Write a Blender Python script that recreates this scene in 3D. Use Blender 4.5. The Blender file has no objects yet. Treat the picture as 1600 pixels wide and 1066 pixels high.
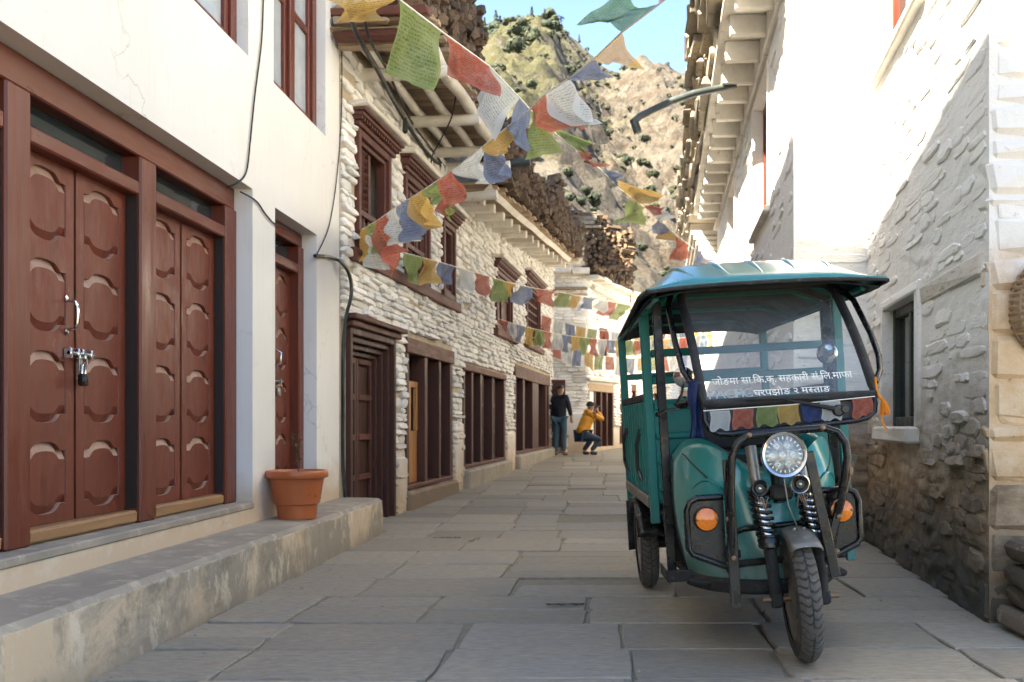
import bpy, bmesh, math, random
from mathutils import Vector, Matrix, noise
R = random.Random(11)
sc = bpy.context.scene
COL = sc.collection
V = Vector
rad = math.radians

# ---------------------------------------------------------------- camera, sky, sun, exposure
cam_d = bpy.data.cameras.new('camera'); cam = bpy.data.objects.new('camera', cam_d); COL.objects.link(cam)
cam.location = (0, 0, 1.0); cam.rotation_euler = (rad(90), 0, 0)
cam_d.lens = 35.0; cam_d.sensor_width = 36.0
cam_d.shift_x = -141 / 1600; cam_d.shift_y = 127 / 1600
cam_d.clip_start = 0.05; cam_d.clip_end = 6000
cam_d.dof.use_dof = True; cam_d.dof.focus_distance = 4.7; cam_d.dof.aperture_fstop = 5.0
sc.camera = cam

SUN = V((-0.55, -0.46, 0.83)).normalized()
SUN_EL = math.asin(SUN.z); SUN_AZ = math.atan2(SUN.x, SUN.y)
w = bpy.data.worlds.new('World'); sc.world = w; w.use_nodes = True
wn = w.node_tree; wn.nodes.clear()
sky = wn.nodes.new('ShaderNodeTexSky'); sky.sky_type = 'NISHITA'; sky.sun_disc = False
sky.sun_elevation = SUN_EL; sky.sun_rotation = SUN_AZ; sky.altitude = 1500
sky.air_density = 1.0; sky.dust_density = 1.3; sky.ozone_density = 0.8
bg = wn.nodes.new('ShaderNodeBackground'); bg.inputs['Strength'].default_value = 0.055
wo = wn.nodes.new('ShaderNodeOutputWorld')
wn.links.new(sky.outputs[0], bg.inputs[0]); wn.links.new(bg.outputs[0], wo.inputs[0])
sun_d = bpy.data.lights.new('sun', 'SUN'); sun = bpy.data.objects.new('sun', sun_d); COL.objects.link(sun)
sun_d.energy = 5.0; sun_d.angle = rad(0.53); sun_d.color = (1.0, 0.88, 0.70)
sun.location = SUN * 60; sun.rotation_euler = SUN.to_track_quat('Z', 'Y').to_euler()
vs = sc.view_settings
vs.view_transform = 'Standard'; vs.look = 'None'; vs.gamma = 1.0; vs.use_curve_mapping = False
vs.exposure = 3.2
sc.render.engine = 'CYCLES'
cy = sc.cycles
cy.use_denoising = True; cy.max_bounces = 10; cy.diffuse_bounces = 6; cy.glossy_bounces = 4
cy.transparent_max_bounces = 16; cy.transmission_bounces = 4; cy.caustics_reflective = False
cy.caustics_refractive = False; cy.sample_clamp_indirect = 8.0

# ---------------------------------------------------------------- helpers
FPX = 1555.6
def at(u, v, Y):                       # a photo pixel at depth Y, as a point in the street
    return V(((u - 941) * Y / FPX, Y, 1 + (660 - v) * Y / FPX))
def ground(y):                         # the street climbs gently beyond the step
    return 0.0 if y < 10 else 0.016 * (y - 10)
def lin(r, g, b):
    f = lambda c: (c / 12.92 if c <= 0.04045 else ((c + 0.055) / 1.055) ** 2.4)
    return (f(r / 255), f(g / 255), f(b / 255))

class MB:
    """collects shapes; build() links them as one mesh object"""
    def __init__(s): s.v = []; s.f = []; s.m = []; s.uv = {}
    def add(s, vs, fs, mi=0, M=None):
        o = len(s.v)
        s.v += [(M @ V(p)) if M is not None else V(p) for p in vs]
        for f in fs: s.f.append(tuple(i + o for i in f)); s.m.append(mi)
        return s
    def box(s, x0, x1, y0, y1, z0, z1, c=0.0, mi=0, M=None, jit=0.0):
        if x1 < x0: x0, x1 = x1, x0
        if y1 < y0: y0, y1 = y1, y0
        if z1 < z0: z0, z1 = z1, z0
        c = min(c, (x1-x0)*.45, (y1-y0)*.45, (z1-z0)*.45)
        if c <= 0:
            vs = [(x, y, z) for x in (x0, x1) for y in (y0, y1) for z in (z0, z1)]
            return s.add(vs, [(0,1,3,2),(4,6,7,5),(0,4,5,1),(2,3,7,6),(0,2,6,4),(1,5,7,3)], mi, M)
        X = ((x0, x0+c), (x1, x1-c)); Y = ((y0, y0+c), (y1, y1-c)); Z = ((z0, z0+c), (z1, z1-c))
        vs = []; ix = {}
        for i in (0,1):
            for j in (0,1):
                for k in (0,1):
                    dx, dy, dz = [R.uniform(-jit, jit) for _ in range(3)] if jit else (0,0,0)
                    for a in range(3):
                        ix[i,j,k,a] = len(vs)
                        vs.append((X[i][0 if a==0 else 1]+dx, Y[j][0 if a==1 else 1]+dy, Z[k][0 if a==2 else 1]+dz))
        fs = []
        for i in (0,1): fs.append([ix[i,j,k,0] for j,k in ((0,0),(1,0),(1,1),(0,1))])
        for j in (0,1): fs.append([ix[i,j,k,1] for i,k in ((0,0),(1,0),(1,1),(0,1))])
        for k in (0,1): fs.append([ix[i,j,k,2] for i,j in ((0,0),(1,0),(1,1),(0,1))])
        for i in (0,1):
            for j in (0,1): fs.append([ix[i,j,0,0], ix[i,j,1,0], ix[i,j,1,1], ix[i,j,0,1]])
            for k in (0,1): fs.append([ix[i,0,k,0], ix[i,1,k,0], ix[i,1,k,2], ix[i,0,k,2]])
        for j in (0,1):
            for k in (0,1): fs.append([ix[0,j,k,1], ix[1,j,k,1], ix[1,j,k,2], ix[0,j,k,2]])
        for i in (0,1):
            for j in (0,1):
                for k in (0,1): fs.append([ix[i,j,k,a] for a in range(3)])
        return s.add(vs, fs, mi, M)
    def tube(s, pts, r, n=8, closed=False, caps=True, mi=0, M=None, flat=None):
        pts = [V(p) for p in pts]; N = len(pts); vs = []; up = None
        rr = r if isinstance(r, (list, tuple)) else [r] * N
        for i, p in enumerate(pts):
            if closed: t = pts[(i+1) % N] - pts[i-1]
            else: t = pts[min(i+1, N-1)] - pts[max(i-1, 0)]
            t = t.normalized() if t.length > 1e-9 else V((0,0,1))
            if up is None:
                a = V((0,0,1)) if abs(t.z) < .9 else V((1,0,0))
                up = (a - t * a.dot(t)).normalized()
            else:
                up = up - t * up.dot(t)
                up = up.normalized() if up.length > 1e-6 else V((1,0,0))
            sd = t.cross(up)
            for k in range(n):
                a = 2*math.pi*k/n
                vs.append(p + (up*math.cos(a)*(flat or 1) + sd*math.sin(a)) * rr[i])
        fs = []
        for i in range(N if closed else N-1):
            j = (i+1) % N
            for k in range(n):
                fs.append((i*n+k, i*n+(k+1) % n, j*n+(k+1) % n, j*n+k))
        if caps and not closed:
            fs.append(tuple(range(n))[::-1]); fs.append(tuple((N-1)*n+k for k in range(n)))
        return s.add(vs, fs, mi, M)
    def lathe(s, prof, n=24, mi=0, M=None, caps=True):       # profile (r, z) round local z
        vs = [(r*math.cos(2*math.pi*k/n), r*math.sin(2*math.pi*k/n), z) for r, z in prof for k in range(n)]
        fs = [(i*n+k, i*n+(k+1) % n, (i+1)*n+(k+1) % n, (i+1)*n+k) for i in range(len(prof)-1) for k in range(n)]
        if caps:
            fs.append(tuple(range(n))[::-1]); fs.append(tuple((len(prof)-1)*n+k for k in range(n)))
        return s.add(vs, fs, mi, M)
    def grid(s, fn, nu, nv, mi=0, uv=False):                   # fn(a, b), a and b in 0..1
        o = len(s.v)
        for i in range(nu+1):
            for j in range(nv+1):
                s.v.append(V(fn(i/nu, j/nv)))
                if uv: s.uv[len(s.v)-1] = (i/nu, j/nv)
        for i in range(nu):
            for j in range(nv):
                a = o + i*(nv+1) + j
                s.f.append((a, a+nv+1, a+nv+2, a+1)); s.m.append(mi)
        return s
    def build(s, name, mats, parent=None, smooth=None, loc=None, rotz=None, recalc=True, mesh_only=False, solid=None):
        me = bpy.data.meshes.new(name)
        me.from_pydata([tuple(p) for p in s.v], [], s.f)
        for m in (mats if isinstance(mats, (list, tuple)) else [mats]): me.materials.append(m)
        if s.m and max(s.m) > 0: me.polygons.foreach_set('material_index', s.m)
        if s.uv:
            l = me.uv_layers.new(name='UVMap')
            for lp in me.loops: l.data[lp.index].uv = s.uv.get(lp.vertex_index, (0, 0))
        if recalc:
            bm = bmesh.new(); bm.from_mesh(me)
            bmesh.ops.recalc_face_normals(bm, faces=bm.faces); bm.to_mesh(me); bm.free()
        if smooth is not None:
            me.shade_smooth()
            if smooth < 180: me.set_sharp_from_angle(angle=rad(smooth))
        if mesh_only: return me
        return link(name, me, parent, loc, rotz, solid)

def link(name, me, parent=None, loc=None, rotz=None, solid=None):
    o = bpy.data.objects.new(name, me); COL.objects.link(o)
    if parent is not None: o.parent = parent
    if loc is not None: o.location = loc
    if rotz is not None: o.rotation_euler = (0, 0, rotz)
    if solid:
        m = o.modifiers.new('thickness', 'SOLIDIFY'); m.thickness = solid; m.offset = 0
    return o
def tag(o, label=None, cat=None, group=None, kind=None):
    if label: o['label'] = label
    if cat: o['category'] = cat
    if group: o['group'] = group
    if kind: o['kind'] = kind
    return o
def thing(name, label, cat, loc=(0,0,0), rotz=0, group=None):
    o = bpy.data.objects.new(name, None); COL.objects.link(o)
    o.location = loc; o.rotation_euler = (0, 0, rotz)
    return tag(o, label, cat, group)
def stuff(o): o['kind'] = 'stuff'; return o
def cuts(bounds, step):
    out = []
    b = sorted(set(round(x, 4) for x in bounds))
    for a, c in zip(b, b[1:]):
        n = max(1, round((c-a)/step))
        out += [a + (c-a)*i/n for i in range(n)]
    return out + [b[-1]]

# ---------------------------------------------------------------- materials
class NT:
    def __init__(s, name):
        s.mat = bpy.data.materials.new(name); s.mat.use_nodes = True
        s.t = s.mat.node_tree; s.t.nodes.clear()
        s.out = s.t.nodes.new('ShaderNodeOutputMaterial')
        s.b = s.t.nodes.new('ShaderNodeBsdfPrincipled')
        s.t.links.new(s.b.outputs[0], s.out.inputs[0])
        tc = s.t.nodes.new('ShaderNodeTexCoord'); s.obj = tc.outputs['Object']; s.uvo = tc.outputs['UV']
        s.geo = s.t.nodes.new('ShaderNodeNewGeometry')
    def put(s, sock, val):
        if hasattr(val, 'is_linked'): s.t.links.new(val, sock)
        elif val is not None:
            sock.default_value = (tuple(val) + (1,)) if isinstance(val, tuple) and len(val) == 3 and len(sock.default_value) == 4 else val
    def n(s, typ, ins=None, **props):
        x = s.t.nodes.new('ShaderNode' + typ)
        for k, v_ in props.items(): setattr(x, k, v_)
        for k, v_ in (ins or {}).items(): s.put(x.inputs[k], v_)
        return x
    def mapped(s, scale, co=None, loc=(0,0,0)):
        return s.n('Mapping', {'Vector': co or s.obj, 'Scale': scale, 'Location': loc}).outputs[0]
    def noise(s, scale=5, detail=4, rough=.55, co=None, dist=0.0):
        return s.n('TexNoise', {'Vector': co or s.obj, 'Scale': scale, 'Detail': detail, 'Roughness': rough, 'Distortion': dist}).outputs['Fac']
    def ramp(s, fac, stops):
        x = s.n('ValToRGB', {'Fac': fac}); e = x.color_ramp.elements
        while len(e) < len(stops): e.new(.5)
        for el, (p, c) in zip(e, stops):
            el.position = p; el.color = (c, c, c, 1) if isinstance(c, (int, float)) else tuple(c) + (1,)
        return x.outputs[0]
    def fade(s, x, lo, hi, a=1.0, b=0.0):
        return s.n('MapRange', {'Value': x, 'From Min': lo, 'From Max': hi, 'To Min': a, 'To Max': b}).outputs[0]
    def mix(s, fac, a, b, mode='MIX'):
        x = s.t.nodes.new('ShaderNodeMix'); x.data_type = 'RGBA'; x.blend_type = mode
        s.put(x.inputs[0], fac); s.put(x.inputs[6], a); s.put(x.inputs[7], b)
        return x.outputs[2]
    def math(s, op, a, b=None, c=None):
        x = s.n('Math', operation=op); s.put(x.inputs[0], a)
        if b is not None: s.put(x.inputs[1], b)
        if c is not None: s.put(x.inputs[2], c)
        return x.outputs[0]
    def xyz(s, co): return s.n('SeparateXYZ', {0: co}).outputs
    def rnd(s): return s.n('ObjectInfo').outputs['Random']
    def bump(s, h, strength=.3, dist=.01, prev=None):
        ins = {'Height': h, 'Strength': strength, 'Distance': dist}
        if prev is not None: ins['Normal'] = prev
        nd = s.n('Bump', ins); s.t.links.new(nd.outputs[0], s.b.inputs['Normal']); return nd.outputs[0]
    def set(s, **k):
        names = {'col': 'Base Color', 'rough': 'Roughness', 'metal': 'Metallic', 'coat': 'Coat Weight', 'coatr': 'Coat Roughness', 'spec': 'Specular IOR Level', 'sheen': 'Sheen Weight'}
        for a, v_ in k.items(): s.put(s.b.inputs[names[a]], v_)
        return s

def paint(name, base, wear=None, amt=.3, scale=6, rough=.5, bump=.15, metal=0.0, var=.25, stretch=(1,1,1), coat=0.0, bdist=.004, wscale=3.0, rvar=.15, piece=0.0, dust=None, ledge=None):
    t = NT(name); co = t.mapped(stretch)
    n1 = t.noise(scale, 5, .6, co)
    k = t.ramp(n1, [(.25, 1-var), (.75, 1+var*.6)])
    c = t.mix(1.0, tuple(base), k, 'MULTIPLY')
    if piece:
        k2 = t.ramp(t.rnd(), [(0, 1-piece), (1, 1+piece*.7)])
        c = t.mix(1.0, c, k2, 'MULTIPLY')
    if wear is not None:
        m = t.ramp(t.noise(scale*wscale, 7, .7, co), [(.72-amt*.45, 0.0), (.80-amt*.35, 1.0)])
        c = t.mix(m, c, tuple(wear))
    if dust is not None:                                   # dust settled towards the ground
        z = t.xyz(t.geo.outputs['Position'])[2]
        m = t.fade(t.math('ADD', z, t.math('MULTIPLY', t.noise(9, 5), .35)), .25, .75, .5, 0.0)
        c = t.mix(m, c, dust)
    if ledge is not None:                                  # upward faces painted paler: the light they catch, with some dust
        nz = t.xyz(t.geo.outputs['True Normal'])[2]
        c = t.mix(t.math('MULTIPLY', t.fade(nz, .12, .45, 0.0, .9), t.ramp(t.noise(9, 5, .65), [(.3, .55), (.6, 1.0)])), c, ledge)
    t.set(col=c, rough=t.ramp(t.noise(scale*2, 4, .6, co), [(.3, max(0, rough-rvar)), (.7, min(1, rough+rvar))]), metal=metal, coat=coat)
    if bump: t.bump(t.noise(scale*5, 6, .65, co), bump, bdist)
    return t.mat

WOODRED = (.14, .031, .0145)
def plaster_white():
    t = NT('white_plaster')
    big = t.noise(.9, 5, .6); fine = t.noise(30, 6, .7)
    st = t.noise(3.0, 6, .7, t.mapped((6, 6, .5)))
    c = t.mix(t.ramp(big, [(.35, 0.0), (.75, .6)]), (.80, .79, .745), (.72, .69, .62))
    c = t.mix(t.ramp(st, [(.56, 0.0), (.78, .38)]), c, (.56, .51, .43))
    c = t.mix(t.ramp(t.noise(1.7, 9, .75, dist=.8), [(.60, 0.0), (.635, .22), (.67, 0.0)]), c, (.5, .46, .4))
    c = t.mix(t.ramp(t.noise(55, 4, .7), [(.70, 0.0), (.74, .5)]), c, (.45, .40, .33))
    z = t.xyz(t.geo.outputs['Position'])[2]
    low = t.fade(t.math('ADD', z, t.math('MULTIPLY', t.noise(5, 6, .65), .5)), .62, .95)
    c = t.mix(low, c, (.60, .47, .33))
    chips = t.ramp(t.noise(7, 8, .75), [(.70, 0.0), (.73, 1.0)])
    c = t.mix(t.math('MULTIPLY', chips, low), c, (.30, .26, .22))
    wv = t.n('VectorMath', {0: t.mapped((1, 1, 1)), 1: t.n('TexNoise', {'Vector': t.obj, 'Scale': 2.2, 'Detail': 6.0}).outputs['Color']}, operation='ADD').outputs[0]
    ck = t.n('TexVoronoi', {'Vector': wv, 'Scale': .75}, feature='DISTANCE_TO_EDGE').outputs[0]
    c = t.mix(t.math('MULTIPLY', t.ramp(ck, [(.0, .55), (.006, 0.0)]), t.ramp(t.noise(.8, 3), [(.48, 0.0), (.6, 1.0)])), c, (.36, .32, .27))
    t.set(col=c, rough=.85); nb = t.bump(fine, .12, .004); t.bump(big, .25, .03, nb)
    return t.mat
def step_plaster():
    t = NT('stained_step_plaster')
    n1 = t.noise(1.1, 8, .68, dist=.6); n2 = t.noise(4.5, 9, .75, t.mapped((1.6, 1.6, .8)))
    m1 = t.ramp(n1, [(.46, 0.0), (.56, 1.0)])
    c = t.mix(m1, (.58, .46, .32), (.30, .265, .205))
    c = t.mix(t.ramp(n2, [(.54, 0.0), (.60, .9)]), c, (.60, .52, .40))
    c = t.mix(t.ramp(t.noise(1.9, 8, .72, t.mapped((1,1,1), loc=(7, 3, 1))), [(.55, 0.0), (.66, .8)]), c, (.17, .155, .125))
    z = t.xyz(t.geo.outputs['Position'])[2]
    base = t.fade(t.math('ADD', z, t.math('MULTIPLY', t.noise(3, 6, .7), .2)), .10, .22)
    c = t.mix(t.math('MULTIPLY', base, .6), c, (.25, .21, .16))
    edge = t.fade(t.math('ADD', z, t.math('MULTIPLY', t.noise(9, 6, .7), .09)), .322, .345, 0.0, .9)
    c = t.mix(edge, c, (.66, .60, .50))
    t.set(col=c, rough=.9); t.bump(t.noise(24, 8, .7), .6, .01)
    return t.mat
def whitewash(name, low=.55, piece=.22):
    t = NT(name)
    n1 = t.noise(4, 6, .65); n2 = t.noise(22, 7, .7)
    c = t.mix(t.ramp(n1, [(.35, 0.0), (.7, .7)]), (.87, .86, .82), (.80, .77, .70))
    c = t.mix(t.ramp(n2, [(.60, 0.0), (.70, .7)]), c, (.42, .34, .25))
    z = t.xyz(t.geo.outputs['Position'])[2]
    m = t.fade(t.math('ADD', z, t.math('MULTIPLY', t.noise(2.5, 6, .65), .8)), low, low+1.0, .9, 0.0)
    c = t.mix(m, c, (.52, .38, .24))
    if piece: c = t.mix(1.0, c, t.ramp(t.rnd(), [(0, 1-piece), (.6, 1.0), (1, 1.08)]), 'MULTIPLY')
    t.set(col=c, rough=.92); nb = t.bump(n2, .5, .008); t.bump(n1, .5, .02, nb)
    return t.mat
def rough_wall():
    t = NT('rough_whitewash')
    n1 = t.noise(3.2, 7, .68, t.mapped((1, 1, 3.0)), .4); n2 = t.noise(11, 8, .7, t.mapped((1, 1, 3.6)), .5)
    c = t.mix(t.ramp(n1, [(.3, 0.0), (.7, .6)]), (.82, .815, .785), (.73, .705, .66))
    c = t.mix(t.ramp(n2, [(.60, 0.0), (.68, .8)]), c, (.36, .31, .25))
    P = t.geo.outputs['Position']; z = t.xyz(P)[2]
    zz = t.math('ADD', z, t.math('MULTIPLY', t.noise(1.9, 8, .72), 1.2))
    m = t.fade(zz, 1.30, 1.95)
    mud = t.mix(t.ramp(t.noise(6, 8, .72, t.mapped((1, 1, 1.8))), [(.35, 0.0), (.65, 1.0)]), (.165, .112, .066), (.36, .265, .165))
    mud = t.mix(1.0, mud, t.ramp(t.rnd(), [(0, .75), (1, 1.25)]), 'MULTIPLY')
    c = t.mix(m, c, mud)
    m2 = t.fade(t.math('ADD', z, t.math('MULTIPLY', t.noise(1.5, 7, .7, t.mapped((1,1,1), loc=(4,9,2))), .8)), .60, .95, .85, 0.0)
    c = t.mix(m2, c, (.062, .062, .050))
    t.set(col=c, rough=.95); nb = t.bump(n2, .45, .010); t.bump(n1, .4, .02, nb)
    return t.mat
def bare_end_wall():
    t = NT('warm_limewash')
    n1 = t.noise(2.2, 7, .7); n2 = t.noise(20, 7, .7)
    c = t.mix(t.ramp(n1, [(.4, 0.0), (.62, 1.0)]), (.56, .37, .20), (.70, .55, .37))
    z = t.xyz(t.geo.outputs['Position'])[2]
    zz = t.math('ADD', z, t.math('MULTIPLY', n1, .8))
    c = t.mix(t.fade(zz, 2.0, 2.35, 0.0, 1.0), c, (.80, .77, .72))
    c = t.mix(t.fade(zz, .6, 1.2), c, (.22, .16, .105))
    c = t.mix(t.ramp(n2, [(.62, 0.0), (.7, .6)]), c, (.33, .25, .17))
    t.set(col=c, rough=.95); nb = t.bump(n2, .5, .01); t.bump(n1, .5, .03, nb)
    return t.mat
def slate(name, base=(.27, .25, .205), warm=(.335, .29, .215), piece=.2):
    t = NT(name)
    r = t.rnd(); off = t.n('CombineXYZ', {0: t.math('MULTIPLY', r, 40.0), 1: t.math('MULTIPLY', r, 17.0)}).outputs[0]
    co = t.n('VectorMath', {0: t.obj, 1: off}, operation='ADD').outputs[0]
    n1 = t.noise(2.2, 7, .65, co, .6); n2 = t.noise(14, 8, .7, t.mapped((1, 3.0, 1), co), .3)
    c = t.mix(t.ramp(n1, [(.35, 0.0), (.65, 1.0)]), base, warm)
    c = t.mix(1.0, c, t.ramp(n2, [(.3, .72), (.7, 1.22)]), 'MULTIPLY')
    c = t.mix(t.ramp(t.noise(5, 7, .7, co), [(.6, 0.0), (.75, .5)]), c, (.38, .34, .27))
    c = t.mix(1.0, c, t.ramp(r, [(0, 1-piece), (1, 1+piece*.6)]), 'MULTIPLY')
    t.set(col=c, rough=t.ramp(n1, [(.3, .62), (.7, .85)])); nb = t.bump(n2, .45, .006); t.bump(n1, .3, .015, nb)
    return t.mat
def carpaint(name, base):
    t = NT(name)
    n1 = t.noise(3, 5, .6); n2 = t.noise(40, 6, .75)
    c = t.mix(1.0, base, t.ramp(n1, [(.3, .86), (.7, 1.1)]), 'MULTIPLY')
    z = t.xyz(t.geo.outputs['Position'])[2]
    d = t.fade(t.math('ADD', z, t.math('MULTIPLY', t.noise(7, 6, .7), .5)), .45, .95, .7, 0.0)
    c = t.mix(d, c, (.20, .19, .15))
    c = t.mix(t.ramp(t.noise(6, 8, .75), [(.50, 0.0), (.75, .30)]), c, (.22, .24, .20))
    scr = t.ramp(t.noise(9, 3, .6, t.mapped((1, 1, 14))), [(.72, 0.0), (.745, .5), (.77, 0.0)])
    c = t.mix(scr, c, (.25, .30, .27))
    c = t.mix(t.ramp(n2, [(.69, 0.0), (.73, .6)]), c, (.24, .26, .23))
    t.set(col=c, rough=t.ramp(n1, [(.3, .25), (.7, .38)]), coat=.8); t.put(t.b.inputs['Coat Roughness'], .12)
    t.bump(t.noise(5, 3), .08, .01)
    return t.mat
def glass(name, dirt=.05, col=(1, 1, 1), lo=0.04):
    t = NT(name); t.t.nodes.remove(t.b)
    tr = t.n('BsdfTransparent', {'Color': col}); gl = t.n('BsdfGlossy', {'Roughness': .03})
    df = t.n('BsdfDiffuse', {'Color': (.6, .62, .6)})
    fr = t.n('Fresnel', {'IOR': 1.8}).outputs[0]
    m1 = t.n('MixShader', {0: fr, 1: tr.outputs[0], 2: gl.outputs[0]})
    d = t.ramp(t.noise(26, 7, .75), [(.35, lo), (.8, lo + dirt*2)])
    m2 = t.n('MixShader', {0: d, 1: m1.outputs[0], 2: df.outputs[0]})
    t.t.links.new(m2.outputs[0], t.out.inputs[0])
    return t.mat
def cloth(name, base, trans=.45, pale=.4, text=True):
    """printed prayer cloth: thin, lets light through, rows of small print, worn at the hem"""
    t = NT(name); t.t.nodes.remove(t.b)
    u, v_, _ = t.xyz(t.uvo)
    c = t.mix(t.ramp(t.noise(3, 5, .7, t.uvo), [(.35, 0.0), (.75, pale)]), base, tuple(min(1, .5*x + .42) for x in base))
    if text:
        line = t.math('FRACT', t.math('MULTIPLY', v_, 17.0))
        on = t.math('MULTIPLY', t.math('GREATER_THAN', line, .38), t.math('GREATER_THAN', t.noise(1.0, 3, .8, t.mapped((70, 17, 1), t.uvo)), .5))
        inm = t.math('MULTIPLY', t.math('MULTIPLY', t.math('GREATER_THAN', u, .09), t.math('LESS_THAN', u, .91)),
                     t.math('MULTIPLY', t.math('GREATER_THAN', v_, .08), t.math('LESS_THAN', v_, .92)))
        c = t.mix(t.math('MULTIPLY', t.math('MULTIPLY', on, inm), .55), c, tuple(x*.22 for x in base))
    d = t.n('BsdfDiffuse', {'Color': c}); tr = t.n('BsdfTranslucent', {'Color': c})
    m = t.n('MixShader', {0: trans, 1: d.outputs[0], 2: tr.outputs[0]})
    tp = t.n('BsdfTransparent', {'Color': (1, 1, 1)})
    weave = t.ramp(t.noise(60, 3, .6, t.uvo), [(.3, .04), (.75, .20)])
    m2 = t.n('MixShader', {0: weave, 1: m.outputs[0], 2: tp.outputs[0]})
    t.t.links.new(m2.outputs[0], t.out.inputs[0])
    return t.mat
def leaf_mat(name, a, b):
    t = NT(name)
    c = t.mix(t.rnd(), a, b)
    c = t.mix(t.ramp(t.noise(1.2, 4), [(.35, 0.0), (.65, .8)]), c, tuple(x*.55 for x in a))
    t.set(col=c, rough=.8)
    return t.mat

M = {}
M['plaster'] = plaster_white(); M['step'] = step_plaster()
M['concrete'] = paint('grey_concrete', (.34, .30, .24), (.46, .395, .30), .42, 2.5, .9, .5, var=.3)
M['red_v'] = paint('red_brown_paint_upright', WOODRED, (.26, .13, .08), .16, 3, .42, .25, stretch=(4, 4, .45), var=.28)
M['red_h'] = paint('red_brown_paint_beam', WOODRED, (.30, .17, .12), .10, 3, .42, .25, stretch=(4, .45, 4), var=.28)
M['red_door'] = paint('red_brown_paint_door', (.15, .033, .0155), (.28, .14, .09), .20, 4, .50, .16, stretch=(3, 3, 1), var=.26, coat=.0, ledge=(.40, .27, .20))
M['jamb'] = paint('dark_worn_jamb', (.022, .013, .010), (.09, .07, .06), .2, 5, .6, .3, stretch=(3, 3, .6))
M['sill'] = paint('bare_sill_wood', (.34, .19, .085), (.20, .11, .05), .35, 4, .65, .3, stretch=(5, .5, 5))
M['newwood'] = paint('fresh_pine', (.50, .235, .075), (.36, .15, .045), .35, 4, .5, .15, stretch=(4, 4, .5), piece=.2)
M['oldwood_v'] = paint('old_dark_wood_upright', (.065, .021, .013), (.15, .075, .045), .15, 4, .6, .35, stretch=(4, 4, .5), piece=.2)
M['oldwood_h'] = paint('old_dark_wood_beam', (.105, .033, .019), (.20, .10, .06), .16, 4, .65, .35, stretch=(4, .5, 4), piece=.2)
M['carved'] = paint('carved_window_wood', (.095, .028, .018), (.22, .12, .08), .14, 6, .6, .3, piece=.15)
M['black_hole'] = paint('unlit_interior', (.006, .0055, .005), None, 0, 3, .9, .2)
M['stone'] = whitewash('whitewashed_stone'); M['stonewall'] = whitewash('whitewash_backing', piece=0); M['mortar'] = paint('earth_mortar', (.50, .42, .31), (.24, .17, .105), .34, 5, .95, .6)
M['rough'] = rough_wall(); M['bare'] = bare_end_wall()
M['mudstone'] = paint('bare_wall_stone', (.17, .125, .085), (.34, .27, .19), .3, 5, .95, .6, piece=.4, bdist=.01)
M['darkstone'] = paint('dark_base_stone', (.07, .068, .058), (.16, .13, .10), .3, 5, .95, .6, piece=.4, bdist=.01)
M['whitelog'] = paint('whitewashed_timber', (.72, .68, .60), (.38, .24, .13), .27, 3, .85, .4, piece=.12, bdist=.008)
M['board'] = paint('weathered_board', (.40, .30, .205), (.19, .12, .08), .35, 3, .85, .4, stretch=(.6, 5, 5), piece=.3)
M['firewood'] = paint('split_firewood', (.15, .10, .06), (.04, .031, .024), .45, 7, .9, .5, piece=.55, bdist=.01)
M['slate_edge'] = paint('roof_slate', (.27, .235, .18), (.10, .085, .065), .4, 4, .9, .5, piece=.45, bdist=.01)
M['paving'] = slate('paving_stone')
M['dirt'] = paint('joint_dirt', (.24, .215, .16), (.33, .29, .21), .35, 9, .95, .6, bdist=.01)
M['teal'] = carpaint('teal_paint', (.012, .26, .25))
M['teal_roof'] = carpaint('teal_roof_paint', (.028, .22, .215))
M['tealbox'] = paint('teal_box_paint', (.009, .18, .155), (.07, .10, .08), .15, 5, .42, .08, dust=(.17, .15, .11))
M['black'] = paint('black_enamel', (.003, .0032, .0034), (.04, .036, .03), .10, 9, .30, .05, dust=(.06, .052, .04))
M['gasket'] = paint('dusty_black_rubber', (.018, .0175, .016), (.08, .072, .058), .3, 9, .75, .2)
M['liner'] = paint('dark_roof_lining', (.003, .009, .0085), None, 0, 5, .8, .1)
M['tyre'] = paint('tyre_rubber', (.045, .041, .035), (.13, .115, .09), .4, 9, .85, .3)
M['tread'] = paint('tyre_tread', (.095, .086, .072), (.16, .14, .11), .35, 12, .88, .3)
M['rim'] = paint('wheel_rim', (.20, .18, .15), (.10, .085, .065), .35, 8, .5, .1, metal=.5)
M['chrome'] = paint('chrome', (.72, .72, .70), (.42, .39, .34), .2, 10, .16, 0, metal=1.0, rvar=.08)
M['steel'] = paint('dull_steel', (.34, .32, .28), (.18, .14, .10), .3, 12, .42, .1, metal=.85)
M['bolt'] = paint('rusty_bolt', (.22, .15, .09), (.12, .07, .04), .3, 20, .5, .1, metal=.6)
M['fender'] = paint('muddy_fender', (.20, .19, .165), (.33, .30, .25), .35, 9, .45, .15, metal=.4)
M['terracotta'] = paint('orange_plastic_pot', (.42, .115, .035), (.36, .13, .06), .15, 4, .38, .04, var=.12)
M['soil'] = paint('potting_soil', (.06, .042, .03), None, 0, 20, .95, .8, bdist=.02)
M['cable'] = paint('black_cable', (.012, .012, .012), None, 0, 8, .55, 0)
M['hose'] = paint('dark_green_hose', (.012, .022, .02), None, 0, 8, .4, 0)
M['pipe'] = paint('grey_painted_pipe', (.055, .07, .07), (.2, .19, .17), .15, 6, .45, .05, metal=.2)
M['ws_glass'] = glass('windscreen_glass', .07, (.90, .95, .94), .07)
M['lens_glass'] = glass('headlight_glass', .10, (1, 1, 1), .16)
t = NT('transom_glass'); t.set(col=(.02, .03, .032), rough=.07, spec=.8); M['dark_glass'] = t.mat
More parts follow.
